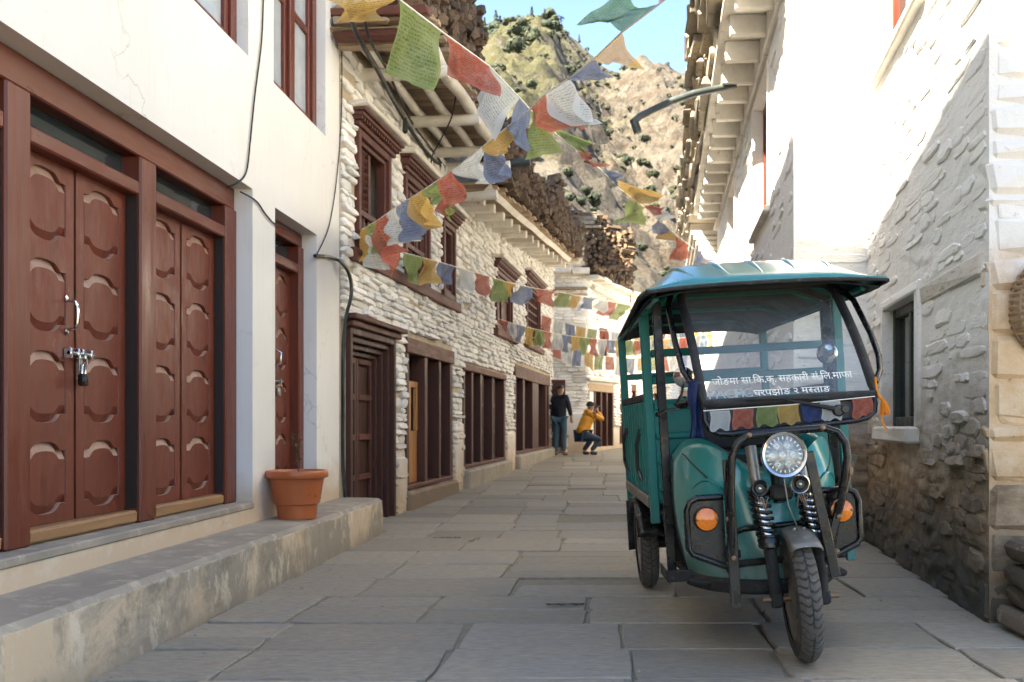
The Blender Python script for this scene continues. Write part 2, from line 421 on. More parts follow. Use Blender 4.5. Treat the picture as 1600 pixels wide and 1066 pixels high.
t = NT('frosted_glass'); t.set(col=t.mix(t.ramp(t.noise(5, 5), [(.3, 0.0), (.7, 1.0)]), (.36, .41, .45), (.5, .54, .56)), rough=.18, spec=.7); M['frost_glass'] = t.mat
t = NT('amber_lens'); t.set(col=(.78, .19, .004), rough=.25, coat=.6); t.bump(t.n('TexVoronoi', {'Vector': t.obj, 'Scale': 60.0}).outputs[0], .4, .004); M['amber'] = t.mat
t = NT('white_lettering'); t.set(col=(.80, .78, .68), rough=.6); M['letters'] = t.mat
t = NT('ghost_lettering'); t.set(col=(.31, .345, .34), rough=.7); M['ghost'] = t.mat
t = NT('reflector'); t.set(col=(.78, .77, .72), rough=.28, metal=.9); t.bump(t.noise(30, 2), .1, .004); M['reflector'] = t.mat
M['f_blue'] = cloth('blue_prayer_cloth', (.17,.215,.34)); M['f_white'] = cloth('white_prayer_cloth', (.62, .64, .62))
M['f_red'] = cloth('red_prayer_cloth', (.47, .115, .065)); M['f_green'] = cloth('green_prayer_cloth', (.25, .32, .085))
M['f_yellow'] = cloth('yellow_prayer_cloth', (.58, .37, .085)); M['f_deepgreen'] = cloth('deep_green_prayer_cloth', (.09, .22, .06))
M['f_navy'] = cloth('navy_cloth', (.02, .035, .11), .1, .1, False); M['f_orange'] = cloth('orange_tassel', (.80, .28, .02), .2, .1, False)
# ---------------------------------------------------------------- the lie of the land
def xl(y): return -2.0 if y < 9.05 else -3.035 + .075*y + .03
def xr(y): return 3.2 if y < 4.94 else (1.92 + .092*(y-4.94) if y < 8.4 else 1.10 + .061*y)

RIDGE = [(-900,.26),(-300,.33),(0,.35),(500,.36),(620,.37),(715,.392),(740,.395),(780,.392),(860,.398),(900,.384),(925,.372),(943,.358),(965,.352),(1000,.365),(1030,.358),(1085,.343),(1130,.333),(1300,.30),(1600,.30),(2600,.2)]
def ridge(u):
    for (a, ea), (b, eb) in zip(RIDGE, RIDGE[1:]):
        if u <= b: return ea + (eb-ea)*max(0, (u-a)/(b-a))
    return RIDGE[-1][1]
YR = 340.0
def ridged(p, o):
    v, a, f = 0.0, 1.0, 1.0
    for i in range(4):
        n = 1 - abs(noise.noise(p*f + V((o, i*3.3, o*.7)))); v += a*n*n; a *= .5; f *= 2.1
    return v/1.875
def hill_z(x, y):
    u = 941 + x/YR*FPX
    H = YR*ridge(u)
    if y <= YR: s = ((y-46)/(YR-46))**1.12 if y > 46 else 0
    else: s = 1 - ((y-YR)/160)**1.3*.6
    z = 3.2 + (H-2.2)*s
    p = V((x, y, 0))
    env = min(1, max(0, (y-46)/60)) * (1 if y < 270 else max(.22, 1-(y-270)/80))
    z += (noise.noise(p*.013 + V((5, 2, 0))))*9*env
    right = max(0, min(1, (x + .03*y)/14))
    z += (ridged(V((x*.022, y*.011, .5)), 1.7) - .62)*(10 + 9*right)*env     # ribs of rock running downhill
    z += (ridged(V((x*.06, y*.05, 2)), 4.1) - .62)*(5.0 + 4*right)*(.3 + .7*env)
    xc = -.052*y - 1.0                                      # the spur below the summit, with a gully on its right
    d = x - xc
    z += env*6.5*(math.exp(-(d/24)**2) if d < 0 else math.exp(-(d/8)**2)) - 4.5*env*math.exp(-((d-13)/7)**2)
    z += noise.fractal(p*.16, .8, 2.2, 5)*2.0*(.3 + .7*env)
    q = z/3.6 + noise.noise(p*.03)*1.6; fr = q - math.floor(q)  # rock ledges
    z += (ridged(V((x*.19, y*.15, 6)), 2.3) - .62)*2.6*(.4+.6*env)
    return z + (1.9*(fr**2.5) - .45)*env

mb = MB()
gx = [-3000, -300, -60, -20, 0, 20, 60, 300, 3000]; gy = [-3000, -300, -40, 0, 10, 20, 30, 45, 60]
o = 0
mb.v = [V((x, y, ground(min(y, 45)) - .05)) for x in gx for y in gy]
for i in range(len(gx)-1):
    for j in range(len(gy)-1):
        a = i*len(gy)+j; mb.f.append((a, a+len(gy), a+len(gy)+1, a+1)); mb.m.append(0)
tag(mb.build('ground', M['dirt']), kind='structure')

t = NT('mountain_rock')
P = t.geo.outputs['Position']; px, py, pz = t.xyz(P)
nb_ = t.noise(.035, 8, .68, P); nm = t.noise(.16, 8, .7, P); nf = t.noise(.9, 8, .75, P)
warp = t.math('ADD', t.math('MULTIPLY', pz, .42), t.math('MULTIPLY', nm, 3.2))
band = t.math('SINE', t.math('MULTIPLY', warp, 2.1))
rock = t.mix(t.ramp(nm, [(.36, 0.0), (.62, 1.0)]), (.088, .074, .053), (.185, .165, .13))
rock = t.mix(t.ramp(nb_, [(.5, 0.0), (.64, .85)]), rock, (.15, .143, .13))
rock = t.mix(t.ramp(band, [(.35, 0.0), (.95, .6)]), rock, (.10, .072, .045))
fis = t.math('ABSOLUTE', t.math('SUBTRACT', t.noise(.22, 8, .75, P, .5), .5))
rock = t.mix(t.ramp(fis, [(.0, .85), (.035, 0.0)]), rock, (.05, .04, .03))
rock = t.mix(t.ramp(nf, [(.56, 0.0), (.66, .8)]), rock, (.065, .053, .042))
rock = t.mix(t.ramp(nf, [(.34, .6), (.42, 0.0)]), rock, (.23, .205, .17))
slope = t.xyz(t.geo.outputs['Normal'])[2]
gx_ = t.math('ADD', t.math('MULTIPLY', px, -.0105), t.math('MULTIPLY', t.math('SUBTRACT', nb_, .5), 1.2))
gm = t.math('ADD', gx_, t.math('ADD', t.math('MULTIPLY', slope, .5), t.math('MULTIPLY', t.math('SUBTRACT', nf, .5), 1.1)))
grass = t.mix(t.ramp(nf, [(.35, 0.0), (.65, 1.0)]), (.062, .069, .021), (.112, .107, .045))
c = t.mix(t.ramp(gm, [(.34, 0.0), (.52, .9)]), rock, grass)
t.set(col=c, rough=.95); b1 = t.bump(nf, 1.0, 1.6); t.bump(nm, .9, 4.0, b1)
M['rock'] = t.mat
mb = MB(); ys = [46 + (YR-46)*(i/210)**1.2 for i in range(211)] + [YR + 10*i for i in range(1, 14)]
xs = [-420 + i*20 for i in range(13)] + [-160 + 4*i for i in range(18)] + [-90 + 1.05*i for i in range(158)] + [78 + 6*i for i in range(16)] + [175 + 20*i for i in range(14)]
mb.v = [V((x, y, hill_z(x, y))) for x in xs for y in ys]
n_ = len(ys)
for i in range(len(xs)-1):
    for j in range(n_-1):
        a = i*n_+j; mb.f.append((a, a+n_, a+n_+1, a+1)); mb.m.append(0)
hill = tag(mb.build('hillside', M['rock'], recalc=False, smooth=180), kind='structure')

# shrubs and small pines on the hillside
def leaf_cloud(n, rx, rz, size, rng, z0=0.0, cone=False):
    m = MB()
    for _ in range(n):
        d = V((rng.gauss(0,1), rng.gauss(0,1), rng.gauss(0,1))).normalized()
        r = rng.uniform(.55, 1.0)
        lump = 1 + .35*noise.noise(d*2.1 + V((n, size*7, 0)))
        if cone:
            h = rng.random()**1.3; k = (1-h)*.9 + .08
            p = V((d.x*rx*k*r, d.y*rx*k*r, z0 + h*rz))
        else: p = V((d.x*rx*r*lump, d.y*rx*r*lump, z0 + rz*(.5 + .5*d.z*r*lump)))
        a = V((rng.gauss(0,1), rng.gauss(0,1), rng.gauss(0,1))).normalized(); b = a.cross(d)
        b = b.normalized() if b.length > .01 else V((1,0,0)); a = b.cross(d).normalized()
        s_ = size*rng.uniform(.6, 1.4)
        m.add([p-a*s_, p+b*s_*.7, p+a*s_, p-b*s_*.7], [(0,1,2,3)])
    return m
M['shrub'] = leaf_mat('dark_shrub_leaves', (.016, .026, .010), (.036, .05, .017))
M['pine'] = leaf_mat('pine_needles', (.020, .040, .018), (.040, .062, .024))
M['bark'] = paint('bark', (.10, .07, .045), None, 0, 5, .9, .5)
rs = random.Random(5)
shrub_me = [leaf_cloud(120, 1.0, 1.3, .26, rs).build('shrub', M['shrub'], mesh_only=True, recalc=False) for _ in range(4)]
spots = []
tries = 0
while len(spots) < 620 and tries < 30000:
    tries += 1
    u = rs.uniform(690, 1135); y = 60 + 285*rs.random()**.75
    x = (u-941)*y/FPX
    left = u < 870 and y > 190
    dens = noise.noise(V((x*.03, y*.03, 4)))
    if dens < (-.30 if left else -.12): continue
    spots.append((x, y, (rs.uniform(.7, 2.1) if left else rs.uniform(.4, 1.15)) * (.65 + y/420)))
spots.sort(key=lambda s: -s[2]/s[1])
small = MB(); sv = leaf_cloud(34, 1.0, 1.3, .40, rs)
for x, y, r in spots[290:]:
    z = hill_z(x, y); a_ = rs.uniform(0, 6); small.add([V((x, y, z-.1*r)) + r*.8*(Matrix.Rotation(a_, 3, 'Z') @ p) for p in sv.v], sv.f)
spots = spots[:290]
for i, (x, y, r) in enumerate(spots):
    o = link('shrub', shrub_me[i % 4]); z = hill_z(x, y)
    o.location = (x, y, z - .15*r); o.scale = (r, r*rs.uniform(.8, 1.2), r*rs.uniform(.7, 1.15)); o.rotation_euler = (0, 0, rs.uniform(0, 6.3))
    tag(o, 'dark green shrub on the grassy left shoulder of the mountain' if (941 + x/y*FPX) < 870 and y > 190 else 'dark green shrub among pale boulders low on the mountainside' if y < 170 else 'dark green shrub on the bare rocky right face of the mountain', 'shrub', 'dark green shrubs on the mountainside')
tag(small.build('low_scrub', M['shrub'], None, recalc=False), 'scattered low scrub on the mountainside', 'scrub', kind='stuff')
pine_cr = [leaf_cloud(200, 1.0, 3.4, .30, rs, .5, True).build('crown', M['pine'], mesh_only=True, recalc=False) for _ in range(2)]
pine_tr = MB().tube([(0,0,-.4), (0,0,1.6), (0,0,3.6)], [.16, .11, .03], 6).build('trunk', M['bark'], mesh_only=True)
for i, (u, y, h) in enumerate([(722,338,6),(733,341,7.5),(752,340,8),(757,342,9),(775,339,11),(781,337,9),(815,338,6),(831,340,9),(800,322,7),(765,318,8),(742,312,9),(790,300,9),(725,290,8),(829,318,8),(756,296,7),(1000,343,4),(905,340,5)]):
    x = (u-941)*y/FPX
    p = thing('pine_tree', 'small dark pine standing against the sky along the mountain ridge' if i < 8 or i > 14 else 'small dark pine growing on the grassy slope just under the ridge', 'tree', (x, y, hill_z(x, y)), rs.uniform(0, 6), 'small pines near the ridge line')
    s = h/6.5; p.scale = (s*rs.uniform(.8, 1.1), s*.95, s)
    link('crown', pine_cr[i % 2], p); link('trunk', pine_tr, p)

# ---------------------------------------------------------------- street and its paving slabs
mb = MB()
yy = [-8 + i for i in range(54)]
for y in yy: mb.v += [V((-6, y, ground(y)-.013)), V((6, y, ground(y)-.013))]
for i in range(len(yy)-1): mb.f.append((2*i, 2*i+1, 2*i+3, 2*i+2)); mb.m.append(0)
street = tag(mb.build('street', M['dirt']), kind='structure')
def slab(poly, dz, ch=.006, tilt=(0, 0)):
    """poly: 4 corners; edges broken once so that no side is ruler straight"""
    pts = []
    c = sum((V((p[0], p[1], 0)) for p in poly), V())/4
    for i in range(4):
        a = V((poly[i][0], poly[i][1], 0)); b = V((poly[(i+1) % 4][0], poly[(i+1) % 4][1], 0))
        nrm = V((b.y-a.y, a.x-b.x, 0)).normalized()
        ca = (c-a).normalized()
        pts.append(a + ca*RS.uniform(0, .02)); pts.append(a.lerp(b, RS.uniform(.28, .42)) + nrm*RS.uniform(-.011, .005)); pts.append(a.lerp(b, RS.uniform(.6, .75)) + nrm*RS.uniform(-.011, .005))
    def Z(p, d): return ground(p.y) + dz + d + (p.x-c.x)*tilt[0] + (p.y-c.y)*tilt[1]
    n = len(pts); m = MB()
    top = [p + (c-p).normalized()*ch for p in pts]
    vs = [(p.x, p.y, Z(p, 0)) for p in top] + [(p.x, p.y, Z(p, -ch)) for p in pts] + [(p.x, p.y, Z(p, -.06)) for p in pts]
    fs = [tuple(range(n))] + [(i, (i+1) % n, n+(i+1) % n, n+i) for i in range(n)] + [(n+i, n+(i+1) % n, 2*n+(i+1) % n, 2*n+i) for i in range(n)]
    return m.add(vs, fs)
RS = random.Random(21)
edges = [2.9, 3.42, 3.88, 4.40, 4.97, 5.72, 6.40, 7.02, 7.74, 8.58, 9.22, 9.9, 10.7, 11.5, 12.2, 13.0, 13.8, 14.6, 15.5, 16.4, 17.3, 18.4, 19.5, 20.6, 21.8, 23, 24.2, 25.6, 27, 28.6]
prev = None; slabs = []
for y0, y1 in zip(edges, edges[1:]):
    a = max(xl(y0), -2.02) if y0 < 9 else xl(y0)
    b = xr((y0+y1)/2) if y0 > 4.9 else 3.0
    if prev and RS.random() < .5:
        js = [j + RS.uniform(-.05, .05) for j in prev]
    else:
        js = []; x = a + RS.uniform(.35, .9)
        while x < b - .4: js.append(x); x += RS.uniform(.48, 1.0) if x < .4 else RS.uniform(.65, 1.2)
    prev = js
    xs_ = [a] + [j for j in js if a+.25 < j < b-.25] + [b]
    sk = RS.uniform(-.02, .02)
    for x0, x1 in zip(xs_, xs_[1:]):
        g = RS.uniform(.002, .006)
        ysp = [(y0, y1)]
        if y1-y0 > .55 and RS.random() < .3: ym = RS.uniform(.4, .6)*(y1-y0)+y0; ysp = [(y0, ym), (ym, y1)]
        for (p, q) in ysp:
            k = RS.uniform(-.02, .02)
            sunk = 0
            for sx, sy in ((.15, 6.3), (.05, 10.1), (-.12, 13.9), (-.3, 18.4)):
                if x0 < sx < x1 and p < sy < q: sunk = -.015
            slabs.append((slab([(x0+g, p+g+sk*x0), (x1-g, p+g+sk*x1), (x1-g+k, q-g+sk*x1), (x0+g+k, q-g+sk*x0)], RS.uniform(-.004, .004)+sunk, tilt=(RS.uniform(-.004, .004), RS.uniform(-.004, .004)))))
for m in slabs[:300]: m.build('paving_slab', M['paving'], street, smooth=25)
# ---------------------------------------------------------------- stone laying
def stone_geo(m, s0, s1, z0, z1, relief, sg, rng):
    """one rough stone: broken outline, a face that leans, chipped edges"""
    w_, h_ = s1-s0, z1-z0; q = min(w_, h_)
    n = 9; an = [2*math.pi*(i+rng.uniform(-.28, .28))/n for i in range(n)]
    pr = []
    for a in an:
        c, d = math.cos(a), math.sin(a); k = 1/max(abs(c), abs(d)); k = k**.86 * rng.uniform(.90, 1.03)
        pr.append((max(-1, min(1, c*k)), max(-1, min(1, d*k))))
    cs, cz = (s0+s1)/2, (z0+z1)/2; ls, lz = rng.uniform(-.25, .25)*relief, rng.uniform(-.1, .35)*relief
    def ring(f, out, j):
        ff = f*q
        return [(sg*(out + (ls*a - lz*b)*(1 if out > 0 else 0)*(out/relief) + rng.uniform(-1, 1)*j*relief), cs + a*max(.01, w_/2-ff), cz + b*max(.005, h_/2-ff)) for a, b in pr]
    v = ring(0, -.05, 0) + ring(.015, relief*.62, .18) + ring(rng.uniform(.10, .2), relief, .14)
    v.append((sg*relief*rng.uniform(.95, 1.12), cs + rng.uniform(-.2, .2)*w_, cz + rng.uniform(-.15, .15)*h_))
    f = []
    for r in (0, n): f += [(r+i, r+(i+1) % n, r+n+(i+1) % n, r+n+i) for i in range(n)]
    f += [(2*n+i, 2*n+(i+1) % n, 3*n) for i in range(n)]
    m.add(v, f)
def lay(parent, s0, s1, z0, ztop, holes, sg=1, hh=(.055, .11), ll=(.13, .42), rel=(.02, .06), mat=None, limit=300, rng=None, name='stone', keep=1.0, key=None, loc=None, rotz=None):
    rng = rng or random.Random(3); zt = ztop if callable(ztop) else (lambda s: ztop)
    out = []; z = z0
    zm = max(zt(s0), zt(s1))
    while z < zm:
        h = rng.uniform(*hh); a = s0 - rng.uniform(0, .1)
        spans = [(s0, s1)]
        for (h0, h1, k0, k1) in holes:
            if k0 < z+h*.75 and k1 > z+h*.25:
                nx = []
                for p, q in spans:
                    if h1 <= p or h0 >= q: nx.append((p, q)); continue
                    if h0 > p: nx.append((p, h0))
                    if h1 < q: nx.append((h1, q))
                spans = nx
        for p, q in spans:
            s = p
            while s < q-.02:
                l = rng.uniform(*ll)
                if rng.random() < .15: l *= 1.5
                e = q if q-s-l < ll[0] else s+l
                if z+h*.5 < zt(s) and rng.random() < keep:
                    k = rng.uniform(-.012, .012)
                    out.append((s, e, z+rng.uniform(-.006, .004)+k*.4, z+h+rng.uniform(-.004, .008)+k*.4, rng.uniform(*rel)))
                s = e
        z += h*.97
    out.sort(key=key or (lambda t_: t_[0] - .25*(t_[1]-t_[0])))
    for t_ in out[:limit]:
        m = MB(); stone_geo(m, *t_, sg, rng); m.build(name, mat, parent, smooth=None, loc=loc, rotz=rotz)
    if len(out) > limit:
        m = MB()
        for t_ in out[limit:]: stone_geo(m, *t_, sg, rng)
        stuff(m.build(name + '_courses', mat, parent, smooth=None, loc=loc, rotz=rotz))
def wall_face(m, s0, s1, z0, z1, holes, depth, sg=1, x=0.0, step=None, disp=None, ztop=None):
    """a wall face with real openings and their reveals; optional displacement by disp(s, z)"""
    S = [s0, s1] + [c for h in holes for c in h[:2] if s0 < c < s1]; Z = [z0, z1] + [c for h in holes for c in h[2:] if z0 < c < z1]
    S = cuts(S, step or 99); Z = cuts(Z, step or 99)
    ix = {}
    inside = lambda a, b: any(h[0] < a < h[1] and h[2] < b < h[3] for h in holes)
    def vid(i, j):
        if (i, j) not in ix:
            z = Z[j]
            if ztop: z = z0 + (z-z0)*(ztop(S[i])-z0)/(z1-z0)
            ix[i, j] = len(m.v); m.v.append(V((x + sg*(disp(S[i], z) if disp else 0), S[i], z)))
        return ix[i, j]
    for i in range(len(S)-1):
        for j in range(len(Z)-1):
            if inside((S[i]+S[i+1])/2, (Z[j]+Z[j+1])/2): continue
            m.f.append((vid(i, j), vid(i+1, j), vid(i+1, j+1), vid(i, j+1))); m.m.append(0)
    d = x - sg*depth; e = x + sg*(.03 if disp else 0)
    for a, b, c, f in holes:
        for q in ([(e,a,c),(d,a,c),(d,a,f),(e,a,f)], [(e,b,c),(e,b,f),(d,b,f),(d,b,c)], [(e,a,f),(d,a,f),(d,b,f),(e,b,f)], [(e,a,c),(e,b,c),(d,b,c),(d,a,c)]):
            m.add(q, [(0,1,2,3)])
    return m
def shell(m, s0, s1, z0, z1, deep, sg=1, t=.3):
    """the rest of the house behind its street face: end walls, back wall, floor and flat roof"""
    B = lambda a, b, c, d, e, f: m.box(*sorted((sg*a, sg*b)), c, d, e, f)
    B(-deep, -.002, s0, s0+t, z0, z1-.02); B(-deep, -.002, s1-t, s1, z0, z1-.02)
    B(-deep-t, -deep, s0, s1, z0, z1-.02); B(-deep-t, -.002, s0, s1, z1-.018, z1+.2)
    return m

# ================================================================ the white plastered house on the left
HA = thing('white_plastered_house', 'smooth white plastered house with red brown doors above a stained step', 'house', (-2.36, 0, 0))
holesA = [(1.7, 6.72, .46, 2.575), (7.18, 8.23, .46, 2.55), (5.2, 6.64, 3.44, 4.9), (7.15, 8.49, 3.44, 4.9), (2.6, 4.4, 3.44, 4.9)]
m = wall_face(MB(), -7, 8.93, 0, 9.25, holesA, .32)
shell(m, -7, 8.93, 0, 9.25, 2.0)
wallA = m.build('wall', M['plaster'], HA)
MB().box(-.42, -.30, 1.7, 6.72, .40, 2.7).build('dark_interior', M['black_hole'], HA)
m = MB(); m.box(-.29, .012, 1.7, 6.72, .42, .462, .008); m.box(-.29, .012, 7.18, 8.23, .42, .462, .008)
m.build('threshold_ledge', M['concrete'], HA)

def ogee(t_):
    t_ = abs(t_)
    if t_ > .74: return 0.0
    if t_ > .56: return .55*(.5 - .5*math.cos(math.pi*(.74-t_)/.18))
    return .55 + .45*math.sqrt(max(0, 1-(t_/.56)**2))
def panel_outline(w_, h_, amp, n=14):
    P_ = []
    for i in range(n+1): a = -1 + 2*i/n; P_.append((a*w_, -h_ + amp - amp*ogee(a)))
    for i in range(1, 5): P_.append((w_, (-h_+amp) + (2*h_-2*amp)*i/5))
    for i in range(n+1): a = 1 - 2*i/n; P_.append((a*w_, h_ - amp + amp*ogee(a)))
    for i in range(1, 5): P_.append((-w_, (h_-amp) - (2*h_-2*amp)*i/5))
    return P_
def door_leaf(parent, x, y0, y1, z0, z1, rows=4, mat=None, rail=.095, stile=.075, th=.04, amp=.042):
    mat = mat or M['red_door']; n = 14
    leaf = MB(); pans = []
    H_ = (z1-z0)/rows; yc = (y0+y1)/2; W_ = (y1-y0)/2
    for r in range(rows):
        zc = z0 + H_*(r+.5); hw, hh = W_-stile, H_/2-rail/2+.004
        P_ = panel_outline(hw, hh, amp)
        Q_ = []
        for i, (a, b) in enumerate(P_):
            if i <= n: Q_.append((a/hw*W_, -H_/2))
            elif i < n+5: Q_.append((W_, -H_/2 + H_*(i-n)/5))
            elif i <= 2*n+5: Q_.append((a/hw*W_, H_/2))
            else: Q_.append((-W_, H_/2 - H_*(i-(2*n+5))/5))
        N = len(P_)
        vs = [(x, yc+a, zc+b) for a, b in Q_] + [(x, yc+a, zc+b) for a, b in P_] + [(x-.006, yc+a*.985, zc+b*.99) for a, b in P_] + [(x-.022, yc+a*.985, zc+b*.99) for a, b in P_]
        fs = [(k*N+i, k*N+(i+1) % N, (k+1)*N+(i+1) % N, (k+1)*N+i) for k in range(3) for i in range(N)]
        leaf.add(vs, fs)
        pm = MB(); top = .042
        f_ = []
        for i, (a, b) in enumerate(P_):
            f_.append((a*.95, b - (top if b > 0 else -top)*min(1, abs(b)/(hh-amp))))
        vs = [(x-.022, yc+a*.985, zc+b*.99) for a, b in P_] + [(x-.002, yc+a, zc+b) for a, b in f_]
        fs = [(i, (i+1) % N, N+(i+1) % N, N+i) for i in range(N)] + [tuple(range(N, 2*N))]
        pm.add(vs, fs); pans.append(pm)
    leaf.box(x-th, x-.0225, y0, y1, z0, z1)
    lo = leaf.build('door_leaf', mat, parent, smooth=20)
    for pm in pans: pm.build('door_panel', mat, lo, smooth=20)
    return lo
fr = MB().box(-.29, -.12, 1.7, 6.715, 2.427, 2.5735, .008).build('door_frame', M['red_h'], HA)
posts = [(1.70, 1.90), (2.92, 3.11), (4.118, 4.30), (5.32, 5.51), (6.53, 6.715)]
for a, b in posts: MB().box(-.29, -.105, a, b, .463, 2.426, .010).build('frame_post', M['red_v'], fr)
for (a, b) in [(1.90, 2.92), (3.11, 4.118), (4.30, 5.32), (5.51, 6.53)]:
    MB().box(-.27, -.112, a+.002, b-.002, 2.213, 2.288, .008).build('transom_bar', M['red_h'], fr)
    MB().box(-.26, -.115, a+.004, b-.004, .464, .532, .012, jit=.004).build('sill_board', M['sill'], fr)
    tw = MB().box(-.215, -.205, a+.002, b-.002, 2.289, 2.426).build('transom_window', M['dark_glass'], HA)
    mid = (a+b)/2
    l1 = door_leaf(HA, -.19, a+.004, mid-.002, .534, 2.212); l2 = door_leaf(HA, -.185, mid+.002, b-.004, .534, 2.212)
    for y_ in (a, b):                                     # worn dark inner jambs
        s_ = 1 if y_ == a else -1
        MB().box(-.182, -.125, y_+s_*.0005, y_+s_*.006, .54, 2.21).build('jamb', M['jamb'], fr)
    if abs(a-4.30) < .01:
        h = MB(); yh = mid-.075
        h.tube([(-.185, yh, 1.44), (-.15, yh, 1.445), (-.135, yh, 1.47), (-.132, yh, 1.51), (-.135, yh, 1.55), (-.15, yh, 1.575), (-.185, yh, 1.58)], .008, 8)
        for z_ in (1.43, 1.59): h.lathe([(.016, 0), (.016, .004), (.008, .007)], 10, M=Matrix.Translation((-.188, yh, z_)) @ Matrix.Rotation(rad(90), 4, 'Y'))
        h.build('pull_handle', M['chrome'], l1, smooth=40)
        b_ = MB(); zb = 1.33
        b_.tube([(-.165, mid-.10, zb), (-.165, mid+.13, zb)], .009, 8)
        for yy_ in (mid-.09, mid-.02, mid+.02, mid+.10): b_.box(-.19, -.152, yy_-.010, yy_+.010, zb-.026, zb+.026, .004)
        b_.tube([(-.165, mid+.01, zb), (-.14, mid+.01, zb-.01), (-.135, mid+.01, zb-.05)], .006, 6)
        b_.build('slide_bolt', M['chrome'], l2, smooth=40)
        p_ = MB(); p_.box(-.168, -.135, mid-.018, mid+.032, zb-.155, zb-.095, .008)
        p_.build('padlock', M['black'], l2, smooth=40)
        MB().tube([(-.15, mid-.008, zb-.095), (-.15, mid-.008, zb-.06), (-.15, mid+.007, zb-.045), (-.15, mid+.022, zb-.06), (-.15, mid+.022, zb-.095)], .006, 6).build('padlock_shackle', M['chrome'], l2, smooth=60)
        MB().box(-.172, -.16, mid-.008, mid+.022, zb-.085, zb-.01, .003).build('hasp', M['steel'], l2)
# the single narrow doorway
fr2 = MB().box(-.29, -.12, 7.182, 8.228, 2.44, 2.548, .008).build('door_frame', M['red_h'], HA)
for a, b in ((7.182, 7.30), (8.11, 8.228)): MB().box(-.29, -.105, a, b, .463, 2.439, .010).build('frame_post', M['red_v'], fr2)
MB().box(-.27, -.112, 7.302, 8.108, 2.213, 2.288, .008).build('transom_bar', M['red_h'], fr2)
MB().box(-.26, -.115, 7.304, 8.106, .464, .532, .012).build('sill_board', M['sill'], fr2)
MB().box(-.215, -.205, 7.302, 8.108, 2.289, 2.438).build('transom_window', M['dark_glass'], HA)
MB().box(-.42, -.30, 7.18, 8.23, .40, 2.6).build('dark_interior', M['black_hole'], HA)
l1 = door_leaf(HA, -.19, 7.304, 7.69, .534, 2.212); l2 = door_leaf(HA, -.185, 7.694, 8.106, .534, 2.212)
h = MB(); h.tube([(-.185, 7.74, 1.44), (-.14, 7.74, 1.46), (-.135, 7.74, 1.54), (-.185, 7.74, 1.57)], .008, 8); h.build('pull_handle', M['chrome'], l2, smooth=40)
b_ = MB(); b_.tube([(-.165, 7.6, 1.32), (-.165, 7.86, 1.32)], .009, 8); b_.box(-.17, -.14, 7.70, 7.75, 1.20, 1.27, .008); b_.box(-.185, -.15, 7.78, 7.8, 1.3, 1.34); b_.build('slide_bolt', M['steel'], l2, smooth=40)
# upper windows
for (a, b) in ((2.6, 4.4), (5.2, 6.64), (7.15, 8.49)):
    z0, z1 = 3.442, 4.898
    f_ = MB()
    f_.box(-.20, -.075, a+.002, a+.09, z0, z1, .008); f_.box(-.20, -.075, b-.09, b-.002, z0, z1, .008)
    f_.box(-.19, -.078, a+.092, b-.092, z0, z0+.07, .008); f_.box(-.19, -.078, a+.092, b-.092, z1-.08, z1, .008)
    c_ = (a+b)/2; f_.box(-.19, -.070, c_-.055, c_+.055, z0+.072, z1-.082, .008)
    wn_ = f_.build('window', M['red_v'], HA)
    for p, q in ((a+.092, c_-.057), (c_+.057, b-.092)):
        k = MB()
        k.box(-.16, -.10, p, p+.055, z0+.074, z1-.084, .006); k.box(-.16, -.10, q-.055, q, z0+.074, z1-.084, .006)
        zt_ = z0 + .80
        k.box(-.155, -.104, p+.056, q-.056, z0+.074, z0+.13, .006); k.box(-.155, -.104, p+.056, q-.056, zt_, zt_+.06, .006); k.box(-.155, -.104, p+.056, q-.056, z1-.14, z1-.084, .006)
        k.build('casement', M['red_v'], wn_)
        for r0, r1 in ((z0+.13, zt_), (zt_+.06, z1-.14)):
            MB().box(-.135, -.128, p+.054, q-.054, r0-.003, r1+.003).build('pane', M['frost_glass'], wn_)
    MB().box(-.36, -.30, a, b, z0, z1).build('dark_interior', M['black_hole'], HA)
# front step, a solid plastered kerb of two heights
m = MB()
def stepshape(a, b):
    xx = [-2 + i*.05 for i in range(222)]
    prof = lambda y: [( .0, -.05), (.37+.03*noise.noise(V((0, y*1.3, 0))), -.05), (.365+.022*noise.noise(V((1, y*1.7, 3)))+.008*noise.noise(V((4, y*9, 3))), .15), (.36+.016*noise.noise(V((0, y*2.1, 5)))+.010*noise.noise(V((2, y*11, 5))), .288+.010*noise.noise(V((7, y*8, 1)))), (.338+.012*noise.noise(V((9, y*10, 5))), .313), (.18, .318+.006*noise.noise(V((3, y*2, 1)))), (.0, .322)]
    return [[V((p[0], min(y, 9.02), p[1])) for p in prof(y)] for y in xx]
rows = stepshape(0, 0); n7 = 7
for i, r in enumerate(rows):
    m.v += r
for i in range(len(rows)-1):
    for j in range(n7-1):
        a = i*n7+j; m.f.append((a, a+1, a+n7+1, a+n7)); m.m.append(1 if j >= 3 else 0)
e = (len(rows)-1)*n7; m.f.append(tuple(e+j for j in range(n7))); m.m.append(0)
st = m.build('front_step', [M['step'], M['concrete']], None, smooth=35, loc=(-2.36, 0, 0))
tag(st, 'long low plastered step with grey stains in front of red brown doors', 'step')

